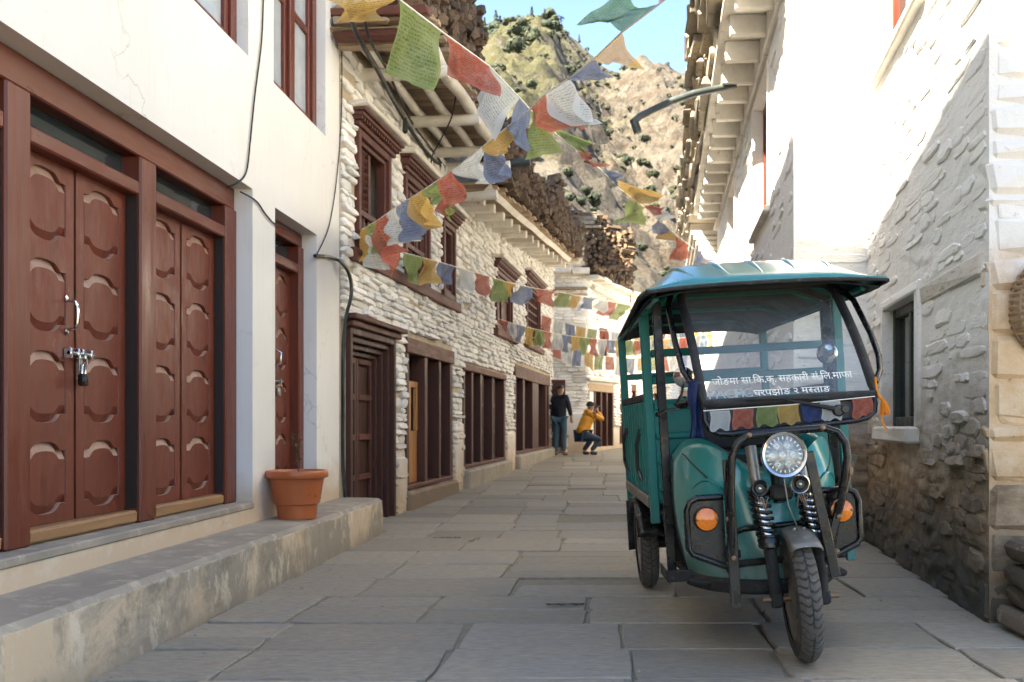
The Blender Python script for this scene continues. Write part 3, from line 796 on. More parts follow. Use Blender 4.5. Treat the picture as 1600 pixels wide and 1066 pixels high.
# ================================================================ the whitewashed stone house on the left
TH = math.atan(.075)
HB = thing('whitewashed_stone_house', 'old whitewashed stone house with carved brown windows and firewood on its roof', 'house', (-2.36, 9.0, 0), -TH)
holesB = [(.12, 1.60, 0, 1.88), (2.09, 4.38, .24, 1.95), (5.06, 8.5, .34, 1.83), (9.5, 14.5, .40, 2.08),
          (.37, 1.43, 2.63, 3.95), (1.99, 3.11, 2.63, 3.95), (3.8, 4.5, 2.63, 3.8), (7.6, 9.2, 2.56, 3.72), (10.9, 12.9, 2.6, 4.0)]
topB = lambda s: 4.42 if s < 3.95 else 4.08 + .07*(s-4)
m = MB()
wall_face(m, -.05, 15.3, 0, 4.42, holesB, .3); wall_face(m, 4.6, 15.3, 4.42, 4.84, [], .3)
shell(m, 0.0, 15.3, 0, 4.42, 1.9)
wallB = m.build('wall', M['mortar'], HB)
MB().box(-.32, -.001, 2.09, 3.95, .1, .238).build('door_sill_stone', M['concrete'], HB)
lay(wallB, -.03, 15.3, .02, topB, [(a-.03 if a > .2 else -.2, b+.03, c, d+.03) for a, b, c, d in holesB], mat=M['stone'], limit=300, rng=random.Random(4),
    key=lambda t_: (t_[0]+1.0) / ((t_[1]-t_[0])**.8), hh=(.036, .105), ll=(.09, .36), rel=(.014, .058), keep=.95)
# plastered pier feet and the plinths under the shop fronts
for (a, b, h) in ((1.66, 2.06, .62), (4.42, 5.03, .95), (8.55, 9.45, .7)):
    MB().box(-.05, .052, a, b, -.02, ground(9+a)+h, .03, jit=.012).build('pier_plaster', M['stonewall'], HB)
MB().box(-.2, .10, 2.0, 4.45, -.05, .225, .03, jit=.01).build('plinth', M['bare'], HB)
MB().box(-.2, .14, 5.0, 8.55, -.05, .335, .03, jit=.01).build('plinth', M['concrete'], HB)
MB().box(-.2, .16, 9.4, 14.6, -.05, .395, .03, jit=.01).build('plinth', M['concrete'], HB)
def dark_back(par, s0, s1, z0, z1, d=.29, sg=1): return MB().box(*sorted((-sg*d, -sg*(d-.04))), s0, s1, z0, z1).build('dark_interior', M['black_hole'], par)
# carved doorway next to the plastered house
s0, s1, z1 = .12, 1.60, 1.88
d = MB()
for k, (w_, x_) in enumerate(((.07, .05), (.06, .0), (.055, -.05), (.05, -.10))):
    o_ = sum((.07, .06, .055, .05)[:k])
    d.box(x_-.06, x_, s0+o_, s0+o_+w_-.004, 0, z1-o_, .008); d.box(x_-.06, x_, s1-o_-w_+.004, s1-o_, 0, z1-o_, .008)
    d.box(x_-.061, x_-.001, s0+o_+w_, s1-o_-w_, z1-o_-w_+.004, z1-o_, .008)
cd = d.build('carved_doorway', M['oldwood_v'], HB)
l = MB(); l.box(-.06, .14, s0-.10, s1+.14, z1+.065, z1+.115, .01); l.box(-.06, .09, s0-.05, s1+.08, z1+.002, z1+.062, .01); l.build('lintel', M['oldwood_h'], cd)
for (p, q) in ((s0+.24, (s0+s1)/2-.004), ((s0+s1)/2+.004, s1-.24)):
    k = MB(); k.box(-.20, -.175, p, q, .02, z1-.24)
    lf = k.build('door_leaf', M['oldwood_v'], HB)
    fm = MB(); fm.box(-.174, -.14, p, p+.06, .02, z1-.24, .006); fm.box(-.174, -.14, q-.06, q, .02, z1-.24, .006); fm.build('leaf_stile', M['oldwood_v'], lf)
    for z_ in (.02, .42, .82, 1.22, 1.58): MB().box(-.174, -.135, p+.062, q-.062, z_, z_+.06, .006).build('leaf_rail', M['oldwood_h'], lf)
MB().box(-.15, -.06, .45, 1.05, .02, .20, .01).build('threshold', M['newwood'], cd)
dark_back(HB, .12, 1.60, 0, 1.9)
# shop fronts of posts and leaves
def shopfront(s0, s1, z0, z1, posts, bays, head=.12, label=None):
    f = MB(); f.box(-.16, .045, s0-.03, s1+.03, z1-head, z1, .01)
    top = f.build('shop_front', M['oldwood_h'], HB)
    if label: top['label'] = label
    for p, q in posts: MB().box(-.15, .025, p, q, z0, z1-head-.002, .008).build('frame_post', M['oldwood_v'], top)
    MB().box(-.14, .035, s0, s1, z0-.002, z0+.05, .01).build('sill_board', M['oldwood_h'], top)
    for p, q, kind in bays:
        if kind == 'leaf':
            k = MB(); k.box(-.11, -.085, p+.002, q-.002, z0+.052, z1-head-.004)
            k.box(-.084, -.06, p+.002, p+.05, z0+.052, z1-head-.004, .004); k.box(-.084, -.06, q-.05, q-.002, z0+.052, z1-head-.004, .004)
            H_ = z1-head-z0-.06
            for i in range(4): k.box(-.084, -.062, p+.051, q-.051, z0+.052+i*(H_-.06)/3, z0+.112+i*(H_-.06)/3, .004)
            lf = k.build('shutter_leaf', M['oldwood_v'], top)
            for i in range(3):
                zc = z0+.112+i*(H_-.06)/3; MB().box(-.085, -.068, p+.075, q-.075, zc+.03, zc+(H_-.06)/3-.09, .012).build('shutter_leaf', M['oldwood_v'], top)
        elif kind == 'pine':
            n = 4
            for i in range(n):
                a = p + (q-p)*i/n; MB().box(-.10, -.07, a+.003, a+(q-p)/n-.003, z0+.055, z0+.66, .004).build('pine_board', M['newwood'], top)
            for a in (p+.003, q-.08, (p+q)/2-.035): MB().box(-.10, -.06, a, a+.075, z0+.662, z1-head-.30, .004).build('pine_stile', M['newwood'], top)
            MB().box(-.10, -.062, p+.08, q-.082, z1-head-.37, z1-head-.30, .004).build('pine_rail', M['newwood'], top)
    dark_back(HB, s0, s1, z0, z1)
    return top
shopfront(2.09, 4.38, .242, 1.95, [(2.09, 2.20), (2.90, 3.03), (3.62, 3.72), (4.24, 4.38)], [(2.20, 2.90, 'pine')], .17, 'wide dark frame with a pine boarded door at its near end')
shopfront(5.06, 8.5, .342, 1.83, [(5.06, 5.17), (5.62, 5.74), (6.28, 6.42), (7.25, 7.38), (8.36, 8.5)], [(6.42, 6.95, 'leaf'), (7.38, 7.95, 'leaf')], .09)
shopfront(9.5, 14.5, .402, 2.08, [(9.5, 9.7), (10.5, 10.75), (11.8, 12.7), (13.9, 14.1), (14.3, 14.5)], [(10.75, 11.3, 'leaf'), (12.7, 13.3, 'leaf')], .24)
# carved upper windows
def carved_window(s0, s1, z0, z1, kind, over=.14):
    f = MB()
    for k, (w_, x_) in enumerate(((.075, .05), (.05, .015))):
        o_ = .075*k
        f.box(x_-.10, x_, s0+o_, s0+o_+w_-.003, z0, z1-o_, .007); f.box(x_-.10, x_, s1-o_-w_+.003, s1-o_, z0, z1-o_, .007)
        f.box(x_-.101, x_-.001, s0+o_+w_, s1-o_-w_, z1-o_-w_+.003, z1-o_, .007); f.box(x_-.101, x_-.001, s0+o_+w_, s1-o_-w_, z0+o_, z0+o_+w_-.003, .007)
    wn_ = f.build('window', M['carved'], HB)
    a, b, c_, d_ = s0+.125, s1-.125, z0+.125, z1-.125
    cn = MB(); L = s0-over; Rr = s1+over
    cn.box(-.04, .075, L+.06, Rr-.06, z1+.002, z1+.045, .006); cn.box(-.04, .125, L+.02, Rr-.02, z1+.082, z1+.118, .006); cn.box(-.04, .15, L, Rr, z1+.12, z1+.15, .006)
    n = max(4, int((Rr-L)/.075))
    for i in range(n):
        y_ = L+.05 + (Rr-L-.12)*i/(n-1); cn.box(-.03, .108, y_-.016, y_+.016, z1+.047, z1+.080)
    cn.build('canopy', M['carved'], wn_)
    MB().box(-.05, .20, L-.03, Rr+.03, z1+.152, z1+.215, .012, jit=.012).build('canopy_ledge', M['whitelog'], wn_)
    mid = (a+b)/2
    if kind == 'louvre':
        rail_z = c_ + .30
        MB().box(-.09, -.02, mid-.03, mid+.03, rail_z, d_, .005).build('mullion', M['carved'], wn_)
        MB().box(-.09, .0, a, b, rail_z-.06, rail_z-.002, .005).build('mid_rail', M['carved'], wn_)
        n = 9
        for i in range(n):
            zc = rail_z + .03 + (d_-rail_z-.05)*i/(n-1)
            MB().box(-.035, .035, a+.002, mid-.032, -.006, .006, M=Matrix.Translation((-.055, 0, zc)) @ Matrix.Rotation(rad(-48), 4, 'Y')).build('louvre_slat', M['carved'], wn_)
        nb = 5
        for i in range(nb):
            y_ = a + (b-a)*(i+.5)/nb
            MB().lathe([(.02, 0), (.014, .03), (.030, .09), (.014, .15), (.022, .20), (.02, .235)], 8, M=Matrix.Translation((-.04, y_, c_))).build('baluster', M['carved'], wn_, smooth=60)
    elif kind == 'arch':
        rail_z = c_ + .28; w3 = (b-a)/3
        MB().box(-.09, .0, a, b, rail_z-.06, rail_z-.002, .005).build('mid_rail', M['carved'], wn_)
        for i in range(4):
            y_ = a + w3*i; MB().box(-.085, -.015, max(a, y_-.025), min(b, y_+.025), rail_z, d_, .005).build('mullion', M['carved'], wn_)
        for i in range(3):                                   # pierced boards with pointed arches
            y0, y1 = a+w3*i+.026, a+w3*(i+1)-.026; yc = (y0+y1)/2; w_ = (y1-y0)/2*.62
            zc = rail_z + (d_-rail_z)*.62
            P_ = [(-w_, rail_z+.02), (-w_, zc)] + [(-w_*math.cos(t_)*(1-.25*math.sin(t_)), zc + .17*math.sin(t_)) for t_ in (.4, .8, 1.2, math.pi/2)] + [(w_*math.cos(t_)*(1-.25*math.sin(t_)), zc + .17*math.sin(t_)) for t_ in (1.2, .8, .4)] + [(w_, zc), (w_, rail_z+.02)]
            outer = [(-1, 0), (-1, .5), (-1, .7), (-1, .85), (-1, 1), (0, 1), (1, 1), (1, .85), (1, .7), (1, .5), (1, 0)]
            k = len(P_); O = [((y1-y0)/2*p, rail_z + (d_-rail_z)*q) for p, q in outer][:k]
            bd = MB()
            for x_ in (-.03,):
                vs = [(x_, yc+p, q) for p, q in O] + [(x_, yc+p, q) for p, q in P_] + [(x_-.03, yc+p, q) for p, q in P_]
                bd.add(vs, [(i_, i_+1, k+i_+1, k+i_) for i_ in range(k-1)] + [(k+i_, k+i_+1, 2*k+i_+1, 2*k+i_) for i_ in range(k-1)])
            bd.build('arched_board', M['carved'], wn_)
        for i in range(6):
            y_ = a + (b-a)*(i+.5)/6
            MB().lathe([(.02, 0), (.014, .03), (.030, .08), (.014, .14), (.022, .18), (.02, .218)], 8, M=Matrix.Translation((-.04, y_, c_))).build('baluster', M['carved'], wn_, smooth=60)
    elif kind == 'casement':
        MB().box(-.09, -.02, mid-.035, mid+.035, c_, d_, .005).build('mullion', M['carved'], wn_)
        MB().box(-.085, -.025, a, mid-.036, c_+(d_-c_)*.62, c_+(d_-c_)*.62+.06, .005).build('mid_rail', M['carved'], wn_)
        MB().box(-.085, -.025, mid+.036, b, c_+(d_-c_)*.62, c_+(d_-c_)*.62+.06, .005).build('mid_rail', M['carved'], wn_)
        for (p, q) in ((a, mid-.036), (mid+.036, b)):
            MB().box(-.08, -.05, p+.002, q-.002, c_, c_+.48, .01).build('shutter', M['carved'], wn_)
    elif kind == 'lattice':
        for i in range(7): MB().box(-.07, -.03, a+(b-a)*i/6-.014, a+(b-a)*i/6+.014, c_, d_).build('lattice_bar', M['carved'], wn_)
        for i in range(6): MB().box(-.062, -.022, a, b, c_+(d_-c_)*(i+.5)/6-.014, c_+(d_-c_)*(i+.5)/6+.014).build('lattice_bar', M['carved'], wn_)
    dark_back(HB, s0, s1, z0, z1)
    return wn_
carved_window(.37, 1.43, 2.63, 3.78, 'louvre'); carved_window(1.99, 3.11, 2.63, 3.78, 'arch'); carved_window(3.8, 4.5, 2.63, 3.62, 'louvre', .10)
carved_window(7.6, 9.2, 2.56, 3.56, 'casement', .2); carved_window(10.9, 12.9, 2.6, 3.85, 'lattice', .2)
MB().box(-.05, .075, .2, 4.7, 2.50, 2.628, .01, jit=.006).build('sill_beam', M['oldwood_h'], HB)
MB().box(-.05, .11, 7.35, 9.45, 2.44, 2.558, .01, jit=.006).build('sill_beam', M['oldwood_h'], HB)
MB().box(-.05, .11, 10.7, 13.1, 2.48, 2.598, .01, jit=.006).build('sill_beam', M['oldwood_h'], HB)
# eaves: cross beams, round joists, boards, edge beam
RE = random.Random(8)
ev = MB()
ev.tube([(.74 + .02*math.sin(i*1.7), -.1 + i*.42, 4.47 + .010*math.sin(i*2.3)) for i in range(11)], [.064 + .008*math.sin(i*3.1) for i in range(11)], 9)
eave1 = ev.build('eave', M['whitelog'], HB, smooth=50)
for s_ in (.55, 2.05, 3.30, 4.02): MB().tube([(-.1, s_, 4.33), (.4, s_+.01, 4.335), (.86, s_-.01, 4.34)], [.066, .062, .06], 9).build('cross_beam', M['whitelog'], eave1, smooth=50)
for x_ in (.13, .42):
    for a, b in ((-.05, 2.0), (1.95, 4.1)): MB().tube([(x_, a, 4.47), (x_+.03, (a+b)/2, 4.475), (x_+.01, b, 4.47)], .047, 8).build('joist', M['whitelog'], eave1, smooth=50)
s_ = -.08
while s_ < 4.15:
    w_ = RE.uniform(.09, .17); MB().box(-.05, .80 + RE.uniform(-.06, .12), s_, s_+w_-.012, 4.545 + RE.uniform(0, .012), 4.575 + RE.uniform(0, .02), .004).build('roof_board', M['board'], eave1); s_ += w_
ev = MB(); ez = lambda s: topB(s) - .02
ev.tube([(.54 + .006*math.sin(i*2), 4.25 + i*.98, ez(4.25+i*.98) + .006*math.sin(i*1.9)) for i in range(11)], .065, 4)
eave2 = ev.build('eave', M['whitelog'], HB, smooth=30)
for i in range(14):
    a = 4.3 + i*.74; z_ = ez(a)
    MB().box(-.05, .48, a-.05, a+.05, z_-.20, z_-.075, .012, jit=.006).build('joist', M['whitelog'], eave2)
s_ = 4.2
while s_ < 15.2:
    w_ = RE.uniform(.16, .30); z_ = ez(s_); MB().box(-.05, .60 + RE.uniform(-.05, .1), s_, s_+w_-.012, z_+.07, z_+.10, .004).build('roof_board', M['board'], eave2); s_ += w_
MB().tube([(.0, 4.05, 3.92), (.70, 4.0, 3.96)], .065, 10).build('beam_end', M['whitelog'], eave2, smooth=50)
MB().tube([(.05, 4.35, 4.40), (1.08, 4.35, 4.47)], .06, 10).build('gutter_spout', M['pipe'], HB, smooth=50)
for k in range(5):
    for j in range(2): MB().box(-.02 + RE.uniform(-.02, .10), .78 + RE.uniform(-.30, .14), -.36 + j*.14 + RE.uniform(-.03, .03), -.24 + j*.14 + RE.uniform(-.04, .03), 4.32 + k*.072 + RE.uniform(-.012, .012), 4.37 + k*.072 + RE.uniform(-.012, .016), .008, jit=.022).build('end_board', M['board'] if (k+j) % 3 else M['oldwood_h'], eave1)
# the open shutter at the far end of the house
dl = MB(); dl.box(0, .36, 14.9, 14.95, .42, 2.02, .006)
for z_ in (.55, 1.2, 1.8): dl.box(.02, .34, 14.87, 14.90, z_, z_+.09, .006)
dl.build('open_door', M['oldwood_v'], HB)['label'] = 'dark brown door standing open at the far end of the house'

# firewood along the roof edge
def wood_stack(name, label, zof, s0, s1, height, xof, ln, rng, parent_loc, rotz, limit=300):
    st_ = thing(name, label, 'firewood', parent_loc, rotz)
    logs = []; s = s0
    while s < s1:
        hgt = height(s); z = 0
        while z < hgt:
            r = rng.uniform(.045, .085)
            logs.append((s + rng.uniform(-.03, .03), z + r*.9, r)); z += r*1.72
        s += rng.uniform(.10, .145)
    logs.sort(key=lambda l: (l[0]+1)/l[2])
    rest = MB()
    for i, (s, z, r) in enumerate(logs):
        m_ = MB() if i < limit else rest
        L_ = min(ln, r*rng.uniform(3.2, 5.5)); o_ = rng.uniform(-.10, .04); n = rng.choice((4, 5, 5, 6)); a0 = rng.uniform(0, 6)
        yaw = rng.uniform(-1.25, .25) if s > .5 else rng.uniform(-.3, .2); pit = rng.uniform(-.14, .14); wd = rng.uniform(.8, 1.35)
        Mx = Matrix.Translation((xof + o_ - L_*.5*abs(math.cos(yaw)), s, zof(s) + z)) @ Matrix.Rotation(yaw, 4, 'Z') @ Matrix.Rotation(pit, 4, 'Y')
        ring = [(wd*r*rng.uniform(.70, 1.12)*math.cos(a0+2*math.pi*k/n), r*rng.uniform(.70, 1.12)*math.sin(a0+2*math.pi*k/n)) for k in range(n)]
        vs = []
        for x_, g in ((L_/2, .92), (L_/2-.02, 1), (-L_/2, 1)):
            vs += [(x_ + rng.uniform(-.012, .012), a*g, b*g) for a, b in ring]
        fs = [tuple(range(n)), tuple(range(2*n, 3*n))] + [(q*n+k, q*n+(k+1) % n, (q+1)*n+(k+1) % n, (q+1)*n+k) for q in (0, 1) for k in range(n)]
        m_.add(vs, fs, 0, Mx)
        if i < limit: m_.build('log', M['firewood'], st_)
    if rest.v: stuff(rest.build('log_pile', M['firewood'], st_))
    return st_
wood_stack('firewood_stack', 'long stack of split firewood lining the roof edge of the stone house', lambda s: (4.60 if s < 4 else topB(s)+.09), -.1, 15.0,
           lambda s: .70 + .25*math.sin(s*1.3) + .16*math.sin(s*3.1) + .14*math.sin(s*7.7) + (.25 if s < 3.5 else 0), .78, .55, random.Random(31), (-2.36, 9.0, 0), -TH)

# ================================================================ an unseen tall house, added to cast shade on the right hand wall
HR = thing('shade_house', 'unseen tall plastered house added behind the firewood roof to shade the right hand wall', 'house', (-7.5, 12.5, 0))
m = MB(); m.box(-2.6, 2.6, -7, 9.5, 0, 12.9); rwl = m.build('wall', M['plaster'], HR)
MB().box(-2.75, 2.72, -7.15, 9.65, 12.902, 13.1, .03).build('parapet', M['concrete'], HR)
for i in range(3):
    for z_ in (6.6, 9.4):
        y_ = -5.0 + i*4.2
        wf = MB(); wf.box(2.601, 2.66, y_, y_+1.2, z_, z_+1.3, .01); wf = wf.build('window', M['red_v'], HR)
        for k in (0, 1): MB().box(2.655, 2.668, y_+.09+k*.55, y_+.56+k*.55, z_+.09, z_+1.21).build('pane', M['dark_glass'], wf)
# ================================================================ the whitewashed house on the right
HD = thing('rough_whitewashed_house', 'tall rough whitewashed house on the right with deep white eaves and slate on top', 'house', (1.92, 4.94, 0))
def hsh(a, b, c): return (math.sin(a*127.1 + b*311.7 + c*74.7)*43758.5453) % 1.0
def rough(seed, amp=1.0, corner=None):
    """rubble under thick limewash: plates that stand out most along their lower edge, filled flush here and there"""
    o = V((seed*7.3, seed*3.1, seed))
    def f(s, z):
        low = max(0, min(1, (1.2-z)/.6))
        zz = z/.105 + 1.5*noise.noise(V((s*1.1, z*.8, 3))+o) + .35*noise.noise(V((s*5, z*4, 7))+o); r = math.floor(zz); fz = zz - r
        L = .22 + .35*hsh(r, 1, seed); u = s/L + hsh(r, 2, seed)*3 + .3*noise.noise(V((s*6, z*11, 2))+o); ci = math.floor(u); fu = u - ci
        d = hsh(r, ci, seed); ez = min(fz/.10, (1-fz)/.75); eu = min(fu, 1-fu)*L/.035
        e = max(0, min(1, ez))*max(0, min(1, eu))
        show = max(.08, min(1, .42 + 1.7*noise.noise(V((s*1.1, z*1.6, 8))+o) + .75*low))
        out = (.014*d**1.3 + .002)*e*show*(1+.9*low) + noise.noise(V((s*.7, z*.9, 0))+o)*.010 + noise.noise(V((s*7, z*26, 9))+o)*.0035*(1+low)
        return out*amp*(1 if corner is None else min(1, abs(s-corner)/.07))
    return f
R1, R3, RX = -math.atan(.092), -math.atan(.061), rad(90)
O3 = (1.615-1.92, 8.4-4.94, 0)
w1holes = [(1.56, 2.66, .97, 1.85), (1.45, 3.0, 3.76, 5.0)]
m = wall_face(MB(), 0, 3.56, -.03, 6.4, w1holes, .3, -1, step=.027, disp=rough(1, 1, 0))
m.build('street_wall', M['rough'], HD, smooth=60, rotz=R1)
m = wall_face(MB(), -.05, .685, -.03, 6.4, [], .3, -1, step=.03, disp=rough(2, 1, .685))
m.build('return_wall', M['rough'], HD, smooth=60, loc=(2.30-1.92, 3.46, 0), rotz=RX)
w3holes = [(1.9, 3.6, 3.25, 4.75), (6.7, 8.2, 3.3, 4.75)]
m = wall_face(MB(), 0, 4.5, -.03, 5.3, [w3holes[0]], .3, -1, step=.055, disp=rough(3, 1, 0))
m2 = wall_face(MB(), 4.5, 23, -.03, 5.3, [w3holes[1]], .3, -1, step=.22, disp=rough(3))
wd3 = m.build('street_wall', M['rough'], HD, smooth=60, loc=O3, rotz=R3); m2.build('street_wall', M['rough'], HD, smooth=60, loc=O3, rotz=R3)
m = wall_face(MB(), 0, 2.58, -.03, 6.4, [], .3, -1, step=.04, disp=rough(4, 1.2, 2.58))
m.build('end_wall', M['bare'], HD, smooth=60, loc=(4.5-1.92, 0, 0), rotz=RX)
m = MB(); m.box(.006, .10, .012, .30, 0, 6.38, .01); m.build('corner_pier', M['rough'], HD, rotz=R1)
m = MB(); m.box(2.0, 7, 3.3, 9, -.02, 6.39); m.box(.5, 7, .12, 3.7, 2.9, 3.3); m.box(.0, 7, .06, 3.75, 6.40, 6.65); m.box(.9, 7, .05, .1, 0, 6.39)
m.box(.6, 8.0, 3.6, 26.5, 5.30, 5.5); m.box(2.2, 8.0, 3.6, 26.5, 0, 5.29)
m.build('core', M['stonewall'], HD)
# street wall window
wm = MB()
for q in ((1.562, 1.63, .97, 1.85), (2.59, 2.658, .97, 1.85)): wm.box(.05, .13, *q, .006)
wm.box(.055, .125, 1.632, 2.588, .972, 1.04, .006); wm.box(.055, .125, 1.632, 2.588, 1.78, 1.848, .006); wm.box(.06, .12, 2.08, 2.14, 1.042, 1.778, .006)
wn_ = wm.build('window', paint('dark_green_frame', (.022, .028, .022), (.12, .10, .08), .15, 6, .55, .15), HD, rotz=R1)
MB().box(.09, .098, 1.63, 2.59, 1.04, 1.78).build('pane', M['dark_glass'], wn_)
MB().box(-.10, .10, 1.50, 2.72, .86, .967, .015, jit=.008).build('window_ledge', M['whitelog'], HD, rotz=R1)
sb = MB(); sb.box(-.026, .05, 1.47, 1.556, .97, 1.90, .010, jit=.008); sb.box(-.026, .05, 2.664, 2.75, .97, 1.90, .010, jit=.008); sb.box(-.030, .05, 1.47, 2.75, 1.856, 1.93, .010, jit=.008)
sb.build('window_surround', M['rough'], HD, rotz=R1)
MB().box(.28, .31, 1.5, 2.7, .9, 1.9).build('dark_interior', M['black_hole'], HD, rotz=R1)
# upper windows
def plain_window(s0, s1, z0, z1, loc, rz):
    f = MB()
    f.box(.10, .20, s0+.002, s0+.10, z0, z1, .008); f.box(.10, .20, s1-.10, s1-.002, z0, z1, .008); f.box(.102, .198, s0+.102, s1-.102, z0+.002, z0+.08, .008); f.box(.102, .198, s0+.102, s1-.102, z1-.10, z1-.002, .008)
    c_ = (s0+s1)/2; f.box(.105, .195, c_-.05, c_+.05, z0+.082, z1-.102, .008)
    o = f.build('window', M['red_v'], HD, loc=loc, rotz=rz)
    for p, q in ((s0+.10, c_-.05), (c_+.05, s1-.10)): MB().box(.15, .156, p, q, z0+.08, z1-.10).build('pane', M['dark_glass'], o)
    MB().box(-.07, .06, s0-.10, s1+.10, z0-.085, z0-.004, .015, jit=.01).build('window_ledge', M['whitelog'], HD, loc=loc, rotz=rz)
    MB().box(.28, .31, s0, s1, z0, z1).build('dark_interior', M['black_hole'], HD, loc=loc, rotz=rz)
plain_window(1.45, 3.0, 3.76, 5.0, (0,0,0), R1)
for h in w3holes: plain_window(*h, O3, R3)
# bare stones where the limewash has come off the foot of the wall
lay(HD, .04, 3.50, .0, 4.7, [(1.42, 2.80, .84, 1.96), (1.3, 3.15, 3.62, 5.1)], -1, hh=(.035, .12), ll=(.10, .50), rel=(.000, .0155), mat=M['rough'], limit=300, rng=random.Random(6), rotz=R1, keep=.62, key=lambda t_: (t_[0]+3.5 + .6*max(0, t_[2]-2.6)) / ((t_[1]-t_[0])**.7))
lay(HD, .02, .66, .0, 4.6, [], -1, hh=(.07, .15), ll=(.14, .42), rel=(.000, .013), mat=M['rough'], limit=110, rng=random.Random(16), loc=(.38, 3.46, 0), rotz=RX, keep=.62)
lay(HD, .06, 7, .0, 5.1, [(1.75, 3.75, 3.1, 4.9), (6.5, 8.4, 3.1, 4.9)], -1, hh=(.07, .15), ll=(.16, .5), rel=(.002, .020), mat=M['rough'], limit=150, rng=random.Random(26), loc=O3, rotz=R3, keep=.66)
lay(HD, 1.2, 2.54, .0, 3.0, [], -1, hh=(.08, .18), ll=(.16, .45), rel=(.000, .022), mat=M['bare'], limit=90, rng=random.Random(36), loc=(4.5-1.92, 0, 0), rotz=RX, keep=.5)
lay(HD, .04, 3.45, .0, lambda s: .78 + .25*math.sin(s*2.1+1), [], -1, hh=(.07, .16), ll=(.12, .36), rel=(.004, .030), mat=M['rough'], limit=90, rng=random.Random(46), rotz=R1, keep=.6)
MB().box(-.020, .05, .10, 1.44, 1.755, 1.87, .012, jit=.010).build('embedded_beam', paint('limed_timber', (.62, .58, .51), (.33, .26, .19), .4, 5, .9, .5, stretch=(4, .5, 4)), HD, rotz=R1)
rq0 = random.Random(52); z = .0
while z < 3.4:
    h = rq0.uniform(.10, .24); MB().box(.001 + rq0.uniform(-.006, .010), .25, -.016 + rq0.uniform(-.006, .010), rq0.uniform(.10, .26), z, z+h-.01, .03, jit=.014).build('corner_stone', M['rough'] if z < .5 else M['bare'], HD, rotz=R1); z += h
# eaves of the street wall: deep joists under a board soffit, slate piled on top
ev = MB(); ev.box(-.50, -.40, .15, 11.6, 5.155, 5.225, .012); ev.box(-.06, .02, .15, 11.6, 4.86, 4.90, .01)
eave = ev.build('eave', M['whitelog'], HD, loc=O3, rotz=R3)
s_ = .3
while s_ < 11.4:
    MB().box(-.42, .0, s_, s_+.11, 4.93 + RE.uniform(-.02, .02), 5.15, .012, jit=.006).build('joist', M['whitelog'], eave)
    MB().box(-.055, -.02, s_+.115, s_+.68, 4.91, 5.15, .006).build('frieze_board', M['whitelog'], eave)
    s_ += .70
MB().box(-.46, .0, .15, 11.6, 5.152, 5.175).build('soffit', M['whitelog'], eave)
rl = random.Random(12); z = 5.23; k = 0; cnt = 0; restm = MB()
while z < 6.25:
    h = rl.uniform(.045, .10); s_ = .1 + rl.uniform(0, .3)
    while s_ < 17:
        l_ = rl.uniform(.4, 1.1) + s_*.03; edge = -.50 - k*.016 + rl.uniform(-.12, .09)
        mm = MB(); mm.box(edge, edge+.8, s_, s_+l_, z + rl.uniform(-.01, .01), z+h*.92, .015, jit=.025)
        if cnt < 260: mm.build('slate', M['slate_edge'], eave)
        else: restm.add(mm.v, mm.f)
        cnt += 1; s_ += l_ + rl.uniform(.0, .06)
    z += h; k += 1
if restm.v: stuff(restm.build('slate_courses', M['slate_edge'], eave))
cb = MB(); cb.box(-.02, .0, 11.7, 17.8, 4.0, 4.1)
cor = cb.build('corbel', M['whitelog'], HD, loc=O3, rotz=R3)
for i in range(9): MB().box(-.10-.055*i, .05, 11.7, 17.6, 3.95+i*.105, 3.95+i*.105+.085, .01, jit=.006).build('corbel_board', M['whitelog'], cor)
# curved lamp arm on the roof of the right house
la = MB(); Pp = [at(1150, 132, 11.6), at(1118, 139, 11.6), at(1085, 146, 11.55), at(1050, 158, 11.5), at(1020, 172, 11.45), at(1000, 182, 11.4), at(991, 190, 11.4)]
la.tube(Pp, .042, 10)
arm = la.build('lamp_arm', M['pipe'], None, smooth=60)
tag(arm, 'curved grey metal pipe arm reaching out from the right hand roof', 'pipe arm')
MB().tube([at(990, 187, 11.4), at(993, 196, 11.4), at(997, 208, 11.4)], .048, 10).build('arm_end', M['pipe'], arm, smooth=60)

# low rubble bench at the corner, and the woven basket on the end wall
rb = thing('rubble_bench', 'low bench of rough stones against the corner at the right edge', 'stone bench', (2.0, 4.9, 0))
rq = random.Random(14)
for i in range(4):
    for j in range(6):
        if i == 3 and j % 2: continue
        x_ = -.05 + j*.27 + rq.uniform(-.03, .03); z_ = i*.105
        MB().box(x_, x_+rq.uniform(.2, .27), -.42+rq.uniform(-.05, .05), -.05, z_, z_+.10, .025, jit=.02).build('stone', M['mudstone'], rb)
bk = thing('woven_basket', 'woven cane basket hanging on the warm wall at the right edge', 'basket', (2.175, 4.79, 1.56))
def bpt(a, k, r0=.0):
    r = .155*math.sqrt(max(0, 1-(k*.98)**2))*1.0 + r0
    return (r*math.cos(a), .09 - .16*math.sqrt(max(0, 1-k*k))*abs(math.sin(a))*(1 if math.sin(a) < 0 else .2) - r0, .24*k)
mb = MB()
for j in range(15):
    k = -.96 + 1.92*j/14
    n = 24
    mb.tube([(.17*math.sqrt(1-k*k)*math.cos(2*math.pi*i/n), .09+.11*math.sqrt(1-k*k)*math.sin(2*math.pi*i/n) + .008*math.sin(i*math.pi + j), .23*k) for i in range(n)], .011, 5, closed=True)
cane = paint('cane', (.30, .20, .11), (.14, .09, .05), .35, 12, .7, .2)
mb.build('weave', cane, bk, smooth=60)
mb = MB()
